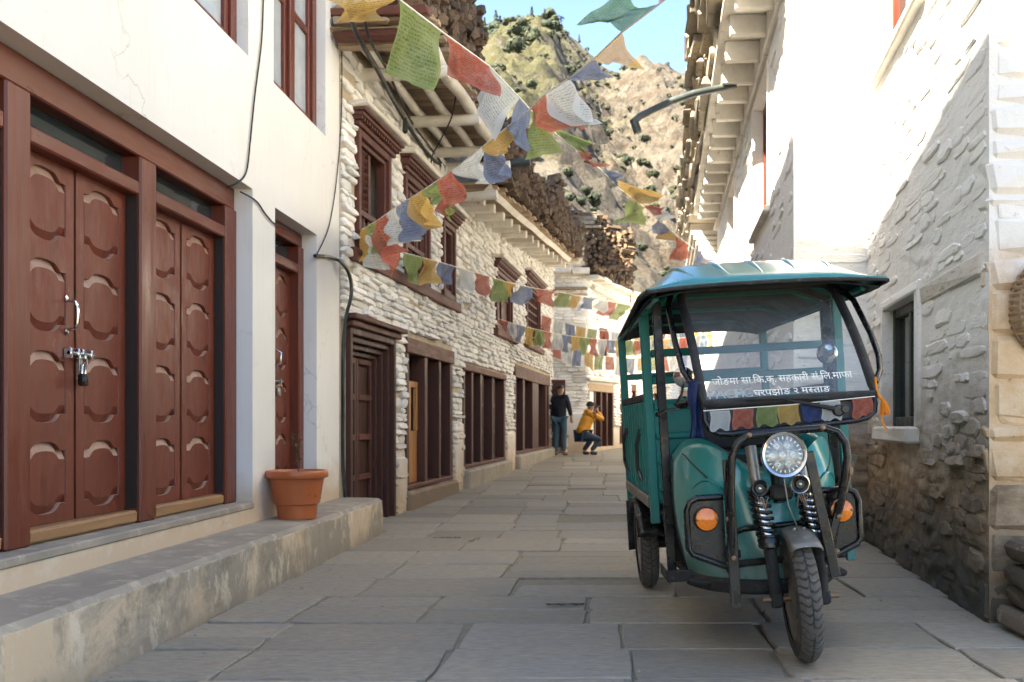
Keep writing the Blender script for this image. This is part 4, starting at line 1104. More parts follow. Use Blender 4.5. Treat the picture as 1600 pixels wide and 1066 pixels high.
for i in range(12):
    a = 2*math.pi*i/12; mb.tube([(.172*math.sqrt(max(0, 1-k*k))*math.cos(a), .09+.113*math.sqrt(max(0, 1-k*k))*math.sin(a), .235*k) for k in [-1+.2*q for q in range(11)]], .007, 5)
mb.build('rib', cane, bk, smooth=60)
MB().tube([(0, .09, .22), (.0, .11, .34), (0, .13, .42)], .004, 5).build('hanging_cord', M['cable'], bk)

# ================================================================ the stone house closing the lane
HC = thing('end_stone_house', 'small whitewashed dry stone house closing the lane behind two people', 'house', (-.42, 25.2, 0))
R2 = -math.atan(.356)
c2 = [(.12, 2.1, .36, 2.0), (2.7, 3.15, .40, 1.95), (3.7, 4.15, 1.35, 2.1), (5.9, 7.3, 1.3, 2.1), (9.0, 11.0, 1.3, 2.1), (1.0, 1.6, 2.75, 3.5)]
m = wall_face(MB(), -.02, 1.2, 0, 4.75, [], .3, -1); m.build('lane_wall', M['stonewall'], HC, rotz=RX)
m = wall_face(MB(), 0, 16, 0, 4.6, c2, .3, 1); shell(m, .3, 16, 0, 4.6, 4); m.build('street_wall', M['stonewall'], HC, rotz=R2)
MB().box(-1.15, -.05, .32, 3, 0, 4.6).build('core', M['stonewall'], HC)
lay(HC, -.03, 1.2, 1.25, 4.7, [], -1, hh=(.06, .12), ll=(.14, .42), rel=(.03, .075), mat=M['stone'], limit=150, rng=random.Random(17), rotz=RX)
lay(HC, 0, 14, .9, 4.6, [(a-.05, b+.05, c, d+.2) for a, b, c, d in c2], 1, hh=(.07, .13), ll=(.15, .45), rel=(.03, .07), mat=M['stone'], limit=150, rng=random.Random(18), rotz=R2)
MB().box(-.3, .06, -.03, 1.3, 0, 1.24, .04, jit=.02).build('plaster_foot', M['stonewall'], HC, rotz=RX)['label'] = 'smooth pale plaster at the foot of the stone wall'
def c_door(s0, s1, z0, z1, n):
    f = MB(); f.box(-.15, .03, s0, s1, z1-.2, z1, .01)
    o = f.build('door_frame', M['board'] if n > 2 else M['oldwood_h'], HC, rotz=R2)
    for i in range(n):
        a = s0 + (s1-s0-.1)*i/(n-1); MB().box(-.14, .025, a, a+.1, z0, z1-.202, .006).build('frame_post', M['oldwood_v'], o)
    for i in range(n-1):
        a = s0 + (s1-s0-.1)*i/(n-1)+.1; b = s0 + (s1-s0-.1)*(i+1)/(n-1)
        if i % 2 == 0 or n == 2: MB().box(-.12, -.09, a, b, z0, z1-.202).build('door_leaf', M['oldwood_v'] if n > 2 else M['red_v'], o)
    MB().box(-.33, -.29, s0, s1, z0, z1).build('dark_interior', M['black_hole'], HC, rotz=R2)
for h, n in zip(c2, (5, 2, 2, 3, 3, 2)): c_door(*h, n)
lm = MB(); lm.box(-.06, .16, -.05, 2.4, 2.06, 2.14, .02, jit=.02); lm.box(-.05, .10, 5.7, 7.5, 2.12, 2.2, .02); lm.box(-.05, .10, 8.8, 11.2, 2.12, 2.2, .02)
lm.build('ledge', M['whitelog'], HC, rotz=R2)
# its eaves: pale slabs and a leaning log
rc = random.Random(19)
for i in range(14):
    a = -.1 + i*.62; MB().box(-.3, .34+rc.uniform(-.08, .08), a, a+.58, 4.62+rc.uniform(-.02, .02), 4.70+rc.uniform(0, .03), .015, jit=.02).build('roof_slab', M['whitelog'], HC, rotz=R2)
for i in range(3):
    a = -.1 + i*.45; MB().box(-.34+rc.uniform(-.08, .08), .3, a, a+.42, 4.76+rc.uniform(-.02, .02), 4.85+rc.uniform(0, .03), .015, jit=.02).build('roof_slab', M['whitelog'], HC, rotz=RX)
for z_, e in ((4.35, .18), (4.18, .10)): MB().box(-e, 0, -.06, 1.2, z_, z_+.07, .015, jit=.02).build('ledge', M['board'], HC, rotz=RX)
MB().tube([(.12, .2, 4.45), (.30, 2.2, 4.25), (.34, 4.2, 4.3)], .07, 8).build('eave_log', M['whitelog'], HC, rotz=R2, smooth=50)
wood_stack('firewood_stack', 'tall pile of split logs on top of the end stone house', lambda s: 4.86, .0, 1.25, lambda s: 1.15 + .25*math.sin(s*5), .12, .5, random.Random(41), (-.42, 25.2, 0), rad(-90), 150)
wood_stack('firewood_stack', 'short pile of dark logs beside white roof slabs on the end house', lambda s: 4.72, .4, 3.4, lambda s: 1.0 - .12*s, .22, .5, random.Random(42), (-.42, 25.2, 0), R2, 180)
sl = thing('slate_pile', 'small pile of pale slates among logs on the end house', 'slate pile', (-.35, 25.05, 5.9))
for i in range(7): MB().box(-.45+rc.uniform(-.1, .1), .25+rc.uniform(-.1, .1), -.1, .5, i*.055, i*.055+.045, .01, jit=.015).build('slate', M['slate_edge'], sl)
# low stone seat by the end wall
be = thing('stone_seat', 'low plastered stone seat against the end wall beside the standing person', 'stone seat', (-1.0, 24.75, ground(24.7)))
for i in range(3):
    for j in range(3): MB().box(-.45+j*.2, -.26+j*.2, -.15, .4, i*.13, i*.13+.12, .03, jit=.02).build('stone', M['stone'], be)
MB().box(-.5, .18, -.2, .42, .392, .45, .02).build('seat', M['concrete'], be)

# ---------------------------------------------------------------- things by the door
pot = thing('flower_pot', 'orange plastic flower pot with a dry twig standing on the step', 'flower pot', (-2.165, 7.06, .318))
pr = [(.11, .0), (.132, .002), (.142, .10), (.158, .108), (.186, .285), (.192, .29), (.212, .292), (.216, .30), (.216, .33), (.208, .342), (.196, .342), (.188, .33), (.178, .27)]
MB().lathe(pr, 40, caps=False).build('pot_body', M['terracotta'], pot, smooth=35)
MB().lathe([(.0, .27), (.09, .275), (.178, .268)], 24, caps=False).build('soil', M['soil'], pot, smooth=60)
tw = MB(); tw.tube([(0, 0, .26), (.01, .01, .36), (-.005, .0, .46), (.01, -.01, .60)], [.006, .005, .004, .002], 6); tw.tube([(0, 0, .42), (.04, .01, .47)], [.003, .001], 5); tw.tube([(0, 0, .38), (-.05, -.01, .40)], [.003, .001], 5)
tw.build('twig', M['bark'], pot)
lv = MB(); rq2 = random.Random(3)
for i in range(26):
    p = V((rq2.uniform(-.04, .04), rq2.uniform(-.04, .04), rq2.uniform(.40, .60))); a = V((rq2.gauss(0,1), rq2.gauss(0,1), rq2.gauss(0,1))).normalized()*.022; b = a.cross(V((0,0,1))).normalized()*.009
    lv.add([p-a, p+b, p+a, p-b], [(0,1,2,3)])
for i in range(10):
    a_ = i*.63; p = V((.09*math.cos(a_), .09*math.sin(a_), .30)); a = V((math.cos(a_), math.sin(a_), .2))*.05; b = V((-math.sin(a_), math.cos(a_), 0))*.012
    lv.add([p-a*.5, p+b, p+a, p-b], [(0,1,2,3)])
lv.build('leaves', leaf_mat('pot_leaves', (.09, .10, .03), (.14, .12, .05)), pot, recalc=False)

def cable(name, label, cat, pts, r, mat='cable', group=None):
    P_ = [V(p) for p in pts]; out = []
    for i in range(len(P_)-1):                             # Catmull-Rom through the points
        p0, p1, p2, p3 = P_[max(i-1, 0)], P_[i], P_[i+1], P_[min(i+2, len(P_)-1)]
        for k in range(6):
            t_ = k/6; out.append(.5*((2*p1) + (p2-p0)*t_ + (2*p0-5*p1+4*p2-p3)*t_*t_ + (3*p1-p0-3*p2+p3)*t_**3))
    out.append(P_[-1])
    return tag(MB().tube(out, r, 6).build(name, M[mat], None, smooth=60), label, cat, group)
def wa(u, v, off=.012):                                   # a point just off the white house's front
    X = -2.36 + off; Y = -X*FPX/(941-u); return at(u, v, Y)
cable('electric_cable', 'thin black cable hanging down the white plaster to the red brown beam', 'cable', [wa(412, -40), wa(409, 60), wa(398, 150), wa(391, 220), wa(385, 268), wa(372, 285, .0), wa(354, 293, -.06)], .006)
cable('electric_cable', 'thin black cable looping from the beam past the narrow door', 'cable', [wa(376, 300, .01), wa(400, 314), wa(415, 335), wa(432, 352), wa(460, 362, -.0)], .006)
cable('electric_cable', 'thin grey cable running down the corner of the white house', 'cable', [wa(533, -20), wa(534, 150), wa(528, 260), wa(515, 350), wa(495, 398)], .005)
cable('hose', 'dark green hose curling round the corner of the white house', 'hose', [wa(492, 400), wa(515, 402), wa(533, 410, .05), at(546, 430, 8.97), at(549, 460, 8.98), at(541, 495, 8.99), at(537, 540, 9.0), at(536, 640, 9.0), at(536, 720, 9.0), at(540, 790, 9.0)], .016, 'hose')
for i, (lab, pts, r) in enumerate([
    ('thick bundle of black power lines under the near eaves', [at(545, -30, 7.5), at(552, 40, 8.2), at(590, 110, 9.2), at(625, 175, 10.4), at(660, 230, 11.6), at(690, 262, 12.8), at(708, 285, 13.6)], .022),
    ('black power line above the thick bundle under the near eaves', [at(565, -30, 7.5), at(575, 55, 8.2), at(605, 110, 9.4), at(640, 185, 10.8), at(668, 225, 11.8), at(700, 268, 13.2)], .012),
    ('loose black wire sagging between the eave beams', [at(712, 150, 10.8), at(705, 185, 10.9), at(685, 225, 11.2), at(674, 250, 11.6), at(672, 300, 12.3)], .008)]):
    cable('power_line', lab, 'cable', pts, r)
ins = MB().lathe([(.012, -.16), (.03, -.14), (.026, -.04), (.012, .0)], 8, M=Matrix.Translation(at(633, 185, 10.5))).build('cable_clamp', M['hose'], None, smooth=40)
tag(ins, 'small dark green clamp hanging from the power line bundle', 'cable clamp')
sc_ = MB().grid(lambda a, b: (-.10 + .20*a + .006*math.sin(b*5), (b-.5)*(.030*math.sin(a*math.pi)**.6 + .006*math.sin(a*17)), .004 + .007*abs(math.sin(a*8+b*2))), 16, 4)
tag(sc_.build('cloth_scrap', M['hose'], None, smooth=60, loc=(-.20, 5.40, .006), rotz=.06, solid=.004), 'dark green scrap lying flat on the paving', 'scrap')
gt = MB(); rg_ = random.Random(77)
for _ in range(900):
    y = 3.4 + 9*rg_.random()**1.5; k = rg_.random()
    x = (-2.0 + abs(rg_.gauss(0, .25))) if k < .35 else (xr(y) - abs(rg_.gauss(0, .25)) if k < .65 else rg_.uniform(-1.9, xr(y)))
    if x < -1.985 or x > xr(y)-.01: continue
    r = rg_.uniform(.002, .009)*(1 if rg_.random() < .9 else 1.8); a = rg_.uniform(0, 6); h = r*rg_.uniform(.3, .8); z = ground(y)-.002
    gt.add([(x+r*math.cos(a), y+r*math.sin(a), z), (x+r*math.cos(a+2), y+r*math.sin(a+2), z), (x+r*math.cos(a+4.1), y+r*math.sin(a+4.1), z), (x, y, z+h)], [(0,1,3), (1,2,3), (2,0,3)])
tag(gt.build('grit', M['dirt'], None), 'loose grit and small stones scattered on the paving', 'grit', kind='stuff')
gm = MB(); rg_ = random.Random(2)
for (x0, y0, x1, y1, n) in ((-1.10, 8.28, -1.07, 8.56, 150), (-1.45, 8.595, -1.2, 8.60, 110)):
    for _ in range(n):
        k = rg_.random(); p = V((x0+(x1-x0)*k + rg_.gauss(0, .007), y0+(y1-y0)*k + rg_.gauss(0, .007), -.008)); d = V((rg_.gauss(0, .02), rg_.gauss(0, .02), rg_.uniform(.010, .024))); b = V((rg_.gauss(0, 1), rg_.gauss(0, 1), 0)).normalized()*.006
        gm.add([p-b, p+b, p+d], [(0,1,2)])
tag(gm.build('grass', leaf_mat('joint_grass', (.10, .15, .035), (.16, .19, .06)), None, recalc=False), 'short green grass growing in the joints of the paving', 'grass', kind='stuff')
# ================================================================ the cargo rickshaw
RK = thing('electric_rickshaw', 'teal three wheeled electric cargo rickshaw parked by the right hand wall', 'rickshaw', (.837, 4.147, .008))
RK.rotation_euler = (0, -.060, math.atan(.056))
T = Matrix.Translation
def facing(p, tilt=0.0): return T(V(p)) @ Matrix.Rotation(rad(90)+tilt, 4, 'X')          # local +z looks to the front (-y)
def rk(m, name, mat, smooth=40, parent=None, **k): return m.build(name, mat, parent or RK, smooth=smooth, **k)
def wheel(name, c, r, w_, steer=0.0, lean=0.0, par=None):
    Mx = T(V(c)) @ Matrix.Rotation(steer, 4, 'Z') @ Matrix.Rotation(lean, 4, 'Y') @ Matrix.Rotation(rad(90), 4, 'Y')
    ri = r*.66; prof = []
    for i in range(15):
        a = math.pi*(-.5 + i/14); prof.append((ri + (r-ri)*math.cos(a)**.62 if abs(math.cos(a)) > 1e-6 else ri, w_/2*math.sin(a)*(.9 if abs(i-7) > 5 else 1)))
    ty = rk(MB().lathe(prof, 48, M=Mx, caps=False), name, M['tyre'], 60)
    rm = MB().lathe([(ri+.004, -w_*.40), (ri-.02, -w_*.38), (ri-.035, -w_*.12), (.09, -w_*.10), (.085, -w_*.32), (.05, -w_*.38), (.0, -w_*.38)], 32, M=Mx, caps=False)
    rm.lathe([(ri+.004, w_*.40), (ri-.02, w_*.38), (ri-.035, w_*.12), (.09, w_*.10), (.085, w_*.32), (.05, w_*.38), (.0, w_*.38)], 32, M=Mx, caps=False)
    rk(rm, 'rim', M['rim'], 40, ty)
    hb = MB()
    for i in range(5):
        a = 2*math.pi*i/5
        for s_ in (-1, 1): hb.lathe([(.009, 0), (.009, .012), (.0, .012)], 8, M=Mx @ T((.065*math.cos(a), .065*math.sin(a), s_*w_*.34)))
    rk(hb, 'hub_bolts', M['bolt'], 40, ty)
    tr = MB(); n = 46                                       # swept tread blocks
    def P3(th, q, h):                                      # q: across the tread, -1..1
        a = q*1.12; rr = ri + (r-ri)*math.cos(a)**.62 + h*math.cos(a); z = w_/2*math.sin(a)*(1+h*3)
        return Mx @ V((rr*math.cos(th), rr*math.sin(th), z))
    for i in range(n):
        for side in (-1, 1):
            t0 = 2*math.pi*(i + (.5 if side > 0 else 0))/n; dt = 2*math.pi/n
            cl = [(.06, .55), (.22, .72), (.42, .60), (.62, .30), (.86, .20)]
            lo = [V(P3(t0+dt*(b-.36), side*a, 0)) for a, b in cl] ; hi = [V(P3(t0+dt*(b+.36), side*a, 0)) for a, b in cl]
            lo2 = [V(P3(t0+dt*(b-.32), side*a, .0045)) for a, b in cl]; hi2 = [V(P3(t0+dt*(b+.32), side*a, .0045)) for a, b in cl]
            k = len(cl); vs = lo + hi[::-1] + lo2 + hi2[::-1]; N = 2*k
            fs = [(j, (j+1) % N, N+(j+1) % N, N+j) for j in range(N)]
            fs += [(N+j, N+j+1, 2*N-2-j, 2*N-1-j) for j in range(k-1)]
            tr.add(vs, fs)
    stuff(rk(tr, 'tread', M['tread'], None, ty))
    return ty
# front wheel, fork and mudguard
steer = rad(-4)
wheel('front_wheel', (.005, .0, .262), .262, .108, steer, rad(-2))
fk = MB()
rk(MB().tube([(-.155, 0, .262), (.165, 0, .262)], .012, 10), 'axle', M['bolt'])
FK = []
for sgn, xt, xb in ((-1, -.152, -.095), (1, .045, .105)):
    top = V((xt, .075, .90)); mid = V((xt*.86+xb*.14, .02, .70)); low = V((xb*.55+xt*.45, -.03, .50)); end = V((xb, -.0, .262))
    ft = rk(MB().tube([top, mid], .025, 14), 'fork_tube', M['steel'])
    lg = MB(); lg.tube([low+V((0,0,.03)), low*.6+end*.4, end+V((0,0,-.03))], [.030, .026, .024], 12)
    lg.box(end.x-.022, end.x+.022, -.03, .03, .232, .292, .008)
    rk(lg, 'fork_leg', M['gasket'])
    rk(MB().tube([mid, low], .026, 12), 'damper_rod', M['chrome'])
    co = MB(); n = 120; turns = 8
    pts = []
    for i in range(n+1):
        t_ = i/n; p = mid.lerp(low, t_); a = 2*math.pi*turns*t_; pts.append(p + V((.039*math.cos(a), .039*math.sin(a), 0)))
    co.tube(pts, .0085, 6)
    rk(co, 'spring', M['black'], 60)
    rk(MB().lathe([(.045, 0), (.047, .02), (.036, .03)], 16, M=T(mid)), 'spring_cap', M['black']); rk(MB().lathe([(.036, 0), (.046, .008), (.046, .03), (.036, .05)], 16, M=T(low-V((0,0,.02)))), 'spring_cap', M['black'])
rk(MB().box(-.10, -.005, -.03, .03, .675, .735, .012), 'fork_bridge', M['gasket'])
rk(MB().tube([(-.055, .10, .95), (-.05, .03, .66)], .028, 12), 'steering_head', M['black'])
fd = MB()
def fendf(a, b):
    th = rad(52 + a*78); q = (b-.5)*2; r = .298 - .016*q*q - .012*(abs(q) > .8)
    return (q*.066 + .004*math.cos(th), -math.cos(th)*r*1.0, .262 + math.sin(th)*r)
fd.grid(fendf, 12, 10)
rk(fd, 'front_mudguard', M['fender'], 60, solid=.004)
mm = MB()
for x_ in (-.02, .02): mm.lathe([(.008, 0), (.008, .01), (0, .01)], 8, M=T((x_, -.06, .552)))
mm.tube([(-.07, -.02, .5), (-.11, -.01, .47)], .007, 6); mm.tube([(.07, -.02, .5), (.11, -.01, .47)], .007, 6)
rk(mm, 'mudguard_stay', M['steel'])
# headlight
hc = (-.062, -.13, .866)
hl = rk(MB().lathe([(.0, -.10), (.05, -.095), (.075, -.06), (.088, -.01), (.094, .0), (.096, .014), (.090, .021), (.080, .018), (.074, .006)], 40, M=facing(hc, rad(-4)), caps=False), 'headlight', M['chrome'], 50)
rf = MB(); rf.lathe([(.078, .004), (.070, -.006), (.03, -.016), (.0, -.018)], 32, M=facing(hc, rad(-4)), caps=False)
for i in range(7):
    a = 2*math.pi*i/6; q = (.043*math.cos(a), .043*math.sin(a)) if i < 6 else (0, 0)
    rf.lathe([(.021, .003), (.018, -.003), (.009, -.010), (.004, -.004), (.0, -.002)], 16, M=facing(hc, rad(-4)) @ T((q[0], q[1], -.001)), caps=False)
for i in range(24):
    a = 2*math.pi*i/24; rf.box(.062, .075, -.002, .002, -.004, .006, M=facing(hc, rad(-4)) @ Matrix.Rotation(a, 4, 'Z'))
rk(rf, 'reflector', M['reflector'], 40, hl)
rk(MB().lathe([(.082, .010), (.05, .019), (.0, .022)], 32, M=facing(hc, rad(-4)), caps=False), 'lens', M['lens_glass'], 60, hl)
# horns
for x_, z_, ring in ((-.162, .735, False), (.005, .742, True)):
    hm = rk(MB().lathe([(.0, -.03), (.03, -.03), (.036, -.008), (.036, .0), (.031, .003), (.022, -.002), (.018, .003), (.008, .003), (.0, .003)], 24, M=facing((x_, -.105, z_)), caps=False), 'horn', M['black'], 30)
    rk(MB().lathe([(.0, .002), (.006, .004), (.0, .007)], 10, M=facing((x_, -.105, z_)), caps=False), 'horn_bolt', M['chrome'], 40, hm)
    if ring: rk(MB().lathe([(.033, .000), (.037, .003), (.040, .000), (.037, -.004)], 28, M=facing((x_, -.105, z_)), caps=False), 'horn_ring', M['chrome'], 60, hm)
    wr = MB()
    for k in range(3): wr.tube([(x_-.01+.01*k, -.10, z_-.035), (x_+.01*k, -.115, z_-.07-.01*k), (x_+.02, -.10, z_-.075), (x_+.035, -.09, z_-.04)], .0025, 5)
    rk(wr, 'wire', M['bolt'], None, hm)
# front cowl: a rounded shield with two shoulders
CX = -.055
def cowl(a, b):
    q = (a-.5)*2                                           # across
    zt = .90 + .045*math.exp(-((abs(q)-.62)/.26)**2) - .10*math.exp(-(q/.30)**2) - .05*max(0, abs(q)-.82)/.18
    if b < .72: z = .285 + (zt-.285-.03)*b/.72; k = 0
    else: k = (b-.72)/.28; z = zt - .03 + .03*math.sin(k*math.pi/2)*1.0 - .03*max(0, k-.6)
    hw = .325 + .055*math.sin(max(0, min(1, (z-.30)/.62))*math.pi*.80) - .02*k
    ang = q*1.35
    x = CX + hw*math.sin(ang)/math.sin(1.35)
    y = .14 + .40*(1-math.cos(ang))/(1-math.cos(1.35)) + .10*max(0, (z-.75))
    y -= .055*math.exp(-((abs(q)-.60)/.22)**2 - ((z-.76)/.13)**2)
    y += .05*math.exp(-(q/.22)**2)*max(0, min(1, (z-.45)/.3))
    y += k*.26
    return (x, y, z)
cw = rk(MB().grid(cowl, 56, 40), 'front_cowl', M['teal'], 60, solid=.006)
for sgn in (-1, 1):
    cr = MB(); pts = []
    for i in range(15):
        t_ = i/14; q = sgn*(.84 - .46*t_); b = .705 - .18*math.sin(t_*math.pi*.5)
        p = V(cowl(q/2+.5, b)); pts.append(p + V((0, -.004, 0)))
    cr.tube(pts, .0045, 6); rk(cr, 'crease', M['gasket'], 60, cw)
    ar = MB(); pts = []
    for i in range(11):
        t_ = i/10; q = sgn*(.72 - .34*t_); b = .50 + .05*math.sin(t_*math.pi)
        pts.append(V(cowl(q/2+.5, b)) + V((0, -.003, 0)))
    ar.tube(pts, [.004+.010*math.sin(i/10*math.pi) for i in range(11)], 6, flat=.6); rk(ar, 'pressed_ridge', M['teal'], 60, cw)
edge = MB(); edge.tube([V(cowl(.0, i/16)) for i in range(17)], .008, 6); edge.tube([V(cowl(1.0, i/16)) for i in range(17)], .008, 6); edge.tube([V(cowl(i/40, .985)) for i in range(41)], .007, 6); rk(edge, 'edge_trim', M['gasket'], 60, cw)
def skirt(a, b):
    p = V(cowl(a, .0)); return (p.x + (p.x-CX)*.04*(1-b), p.y-.016, .262 + .062*b)
rk(MB().grid(skirt, 40, 3), 'lower_trim', M['gasket'], 60, solid=.012)
rk(MB().box(-.30, .20, .18, .24, .40, .47, .02), 'cross_member', M['gasket'])
# bull bar
bb = MB()
bb.tube([(-.285, -.05, .275), (-.288, -.09, .50), (-.283, -.12, .74), (-.272, -.125, .87), (-.245, -.125, .925), (-.20, -.125, .952), (-.05, -.125, .962), (.11, -.125, .965), (.165, -.125, .945), (.195, -.125, .90), (.20, -.125, .84), (.18, -.12, .74), (.15, -.09, .60), (.13, -.05, .45)], .017, 10)
bbo = rk(bb, 'bull_bar', M['black'], 50)
fl = MB(); fl.box(-.306, -.262, -.10, -.088, .255, .86, .003, M=T((0, .0, 0))); rk(fl, 'flat_bar', M['black'], 30, bbo)
fl = MB(); fl.box(-.021, .021, -.006, .006, -.26, .26, .003, M=T((.085, -.115, .615)) @ Matrix.Rotation(rad(-9), 4, 'Y')); rk(fl, 'flat_bar', M['black'], 30, bbo)
fl = MB(); fl.box(-.016, .016, -.006, .006, -.20, .20, .003, M=T((.17, -.10, .66)) @ Matrix.Rotation(rad(19), 4, 'Y')); rk(fl, 'flat_bar', M['black'], 30, bbo)
rk(MB().tube([(-.285, -.06, .555), (-.20, .07, .555), (.05, .07, .565), (.10, -.06, .565)], .013, 8), 'cross_tube', M['black'], 50, bbo)
rk(MB().tube([(-.29, -.03, .40), (-.22, .13, .40), (.06, .13, .41), (.12, -.03, .41)], .016, 8), 'cross_tube', M['gasket'], 50, bbo)
bo = MB()
for p in ((-.20, -.143, .954), (.10, -.143, .966), (-.296, -.104, .62), (-.285, -.104, .46), (.155, -.112, .60), (.14, -.10, .46)): rk(MB().lathe([(.0115, 0), (.0115, .006), (.005, .011), (0, .011)], 8, M=facing(p)), 'bolt', M['bolt'], 30, bbo)
# indicator guards
for sgn in (-1, 1):
    q = lambda x_, z_: (CX-.02 + sgn*x_, -.03, z_)
    k0 = .225 if sgn < 0 else .185
    loop = [q(k0, .705), q(k0+.11, .705), q(k0+.140, .690), q(k0+.155, .655), q(k0+.155, .50), q(k0+.140, .475), q(k0, .415)]
    gd = rk(MB().tube(loop, .0135, 8), 'indicator_guard', M['black'], 50)
    pl = MB(); xs_ = sorted((q(k0, 0)[0], q(k0+.148, 0)[0]))
    P_ = [(k0, .70), (k0+.145, .70), (k0+.150, .50), (k0+.135, .478), (k0, .42)]
    vs = [(q(a, 0)[0], -.026, b) for a, b in P_] + [(q(a, 0)[0], -.018, b) for a, b in P_]
    pl.add(vs, [(0,1,2,3,4), (5,6,7,8,9)] + [(i, (i+1) % 5, 5+(i+1) % 5, 5+i) for i in range(5)]); rk(pl, 'guard_plate', M['black'], None, gd)
    cx_ = q(k0+.076, 0)[0]; zc = .618
    ind = rk(MB().lathe([(.0, -.005), (.050, -.005), (.051, .006), (.047, .009)], 28, M=facing((cx_, -.034, zc)), caps=False), 'indicator', M['black'], 40)
    ln = MB().lathe([(.0465, .006), (.0455, .018), (.030, .023), (.0, .025)], 28, M=facing((cx_, -.034, zc)), caps=False); rk(ln, 'amber_lens', M['amber'], 40, ind)
    cl = MB()
    for s2 in (-1, 1): cl.lathe([(.006, .008), (.006, .024), (.0, .026)], 8, M=facing((cx_+s2*.041, -.034, zc)))
    rk(cl, 'lens_screw', M['bolt'], 40, ind)
# windscreen on a leaning plane
def wsp(a, b, o=0.0):                                     # a across -1..1, b up 0..1
    y = .0 + .55*b - .045*math.sin(b*math.pi) - o*.7; z = 1.088 + .545*b - o*.7
    return V((.010 + .362*a, y, z))
fw = []
for i in range(11): fw.append(wsp(-1 + .2*i, 0))
for i in range(1, 12): fw.append(wsp(1, i/13))
for i in range(5): t_ = i/4*math.pi/2; fw.append(wsp(.86+.14*math.cos(t_), .88+.12*math.sin(t_)))
for i in range(1, 10): fw.append(wsp(.86 - .172*i, 1.0))
for i in range(5): t_ = math.pi/2 + i/4*math.pi/2; fw.append(wsp(-.86+.14*math.cos(t_), .88+.12*math.sin(t_)))
for i in range(11, 0, -1): fw.append(wsp(-1, i/13))
wsf = rk(MB().tube(fw, .021, 8, closed=True), 'windscreen_frame', M['gasket'], 50)
gl = MB().grid(lambda a, b: wsp((a-.5)*1.98, .005+b*.99), 12, 16); rk(gl, 'windscreen', M['ws_glass'], 60)
# apron below the screen
ap = [(-.352, 0, 1.075), (-.352, -.01, 1.02), (-.335, -.015, .985), (-.30, -.018, .965), (-.25, -.02, .960), (.0, -.02, .972), (.27, -.02, .985), (.325, -.018, .995), (.358, -.014, 1.02), (.368, -.005, 1.06), (.368, 0, 1.08)]
apo = rk(MB().tube(ap, .0135, 8), 'apron_frame', M['black'], 50)
pa = MB(); n = len(ap); pa.add([(x, .004, z) for x, y, z in ap] + [(x, .012, z) for x, y, z in ap], [tuple(range(n)), tuple(range(n, 2*n))] + [(i, (i+1) % n, n+(i+1) % n, n+i) for i in range(n)])
rk(pa, 'apron_panel', paint('apron_grey', (.055, .057, .06), (.12, .11, .10), .2, 8, .6, .1), None)
lit = [('f_white', -.335, .082), ('f_red', -.242, .086), ('f_green', -.140, .088), ('f_yellow', -.050, .088), ('f_navy', .048, .075), ('f_white', .13, .085), ('f_red', .262, .085)]
for i, (c_, x0, w_) in enumerate(lit):
    def fl_(a, b, x0=x0, w_=w_, i=i):
        z1 = 1.058 + .028*(x0+.335)
        return (x0 + w_*a + .004*math.sin(b*5+i), -.027 - .007*math.sin(a*6+i*2)*b - .004, z1 - (.078 + .008*math.sin(a*9+i))*b)
    rk(MB().grid(fl_, 8, 8, uv=True), 'little_prayer_flag', M[c_], 180, apo)
rk(MB().tube([(-.36, -.028, 1.062), (0, -.030, 1.066), (.36, -.028, 1.08)], .002, 5), 'flag_cord', M['letters'], None, apo)
wp = MB(); wp.tube([(.20, -.035, 1.035), (.10, -.04, 1.06), (-.02, -.035, 1.09)], [.011, .008, .005], 6); wp.tube([(-.18, -.03, 1.10), (.0, -.036, 1.094), (.16, -.034, 1.085)], .006, 6)
rk(wp, 'wiper', M['gasket'], 40)
wm2 = MB(); wm2.lathe([(.026, 0), (.026, .03), (.018, .04), (0, .04)], 14, M=facing((.20, -.005, 1.03))); wm2.lathe([(.014, 0), (.014, .05), (0, .05)], 12, M=facing((.225, -.005, 1.035))); rk(wm2, 'wiper_motor', M['black'], 40)
# lettering on the glass
ang = math.atan2(.545, .55)
def text_mesh(body, size, font_extr=.0):
    cu = bpy.data.curves.new('lettering', 'FONT'); cu.body = body; cu.size = size; cu.extrude = font_extr; cu.resolution_u = 4
    o = bpy.data.objects.new('lettering', cu); COL.objects.link(o)
    dg = bpy.context.evaluated_depsgraph_get(); dg.update()
    me = bpy.data.meshes.new_from_object(o.evaluated_get(dg)); bpy.data.objects.remove(o); bpy.data.curves.remove(cu)
    return me
def width(me): xs_ = [v.co.x for v in me.vertices]; return (min(xs_), max(xs_)) if xs_ else (0, 0)
def text_run(pieces, size, word_gap=.28):
    """glyph runs laid side by side; a piece starting with '~' keeps only the left part of its glyph (a joined half letter)"""
    bm = bmesh.new(); x = 0
    for p in pieces:
        if p == ' ': x += size*word_gap; continue
        half = p[0] == '~'; me = text_mesh(p.lstrip('~'), size)
        if half:
            lo, hi = width(me); b2 = bmesh.new(); b2.from_mesh(me); cut_ = lo + (hi-lo)*.66
            bmesh.ops.bisect_plane(b2, geom=b2.verts[:]+b2.edges[:]+b2.faces[:], plane_co=(cut_, 0, 0), plane_no=(1, 0, 0), clear_outer=True); b2.to_mesh(me); b2.free()
        lo, hi = width(me)
        n0 = len(bm.verts); bm.from_mesh(me); bm.verts.ensure_lookup_table()
        for v_ in bm.verts[n0:]: v_.co.x += x - lo
        x += hi - lo; bpy.data.meshes.remove(me)
    return bm, x
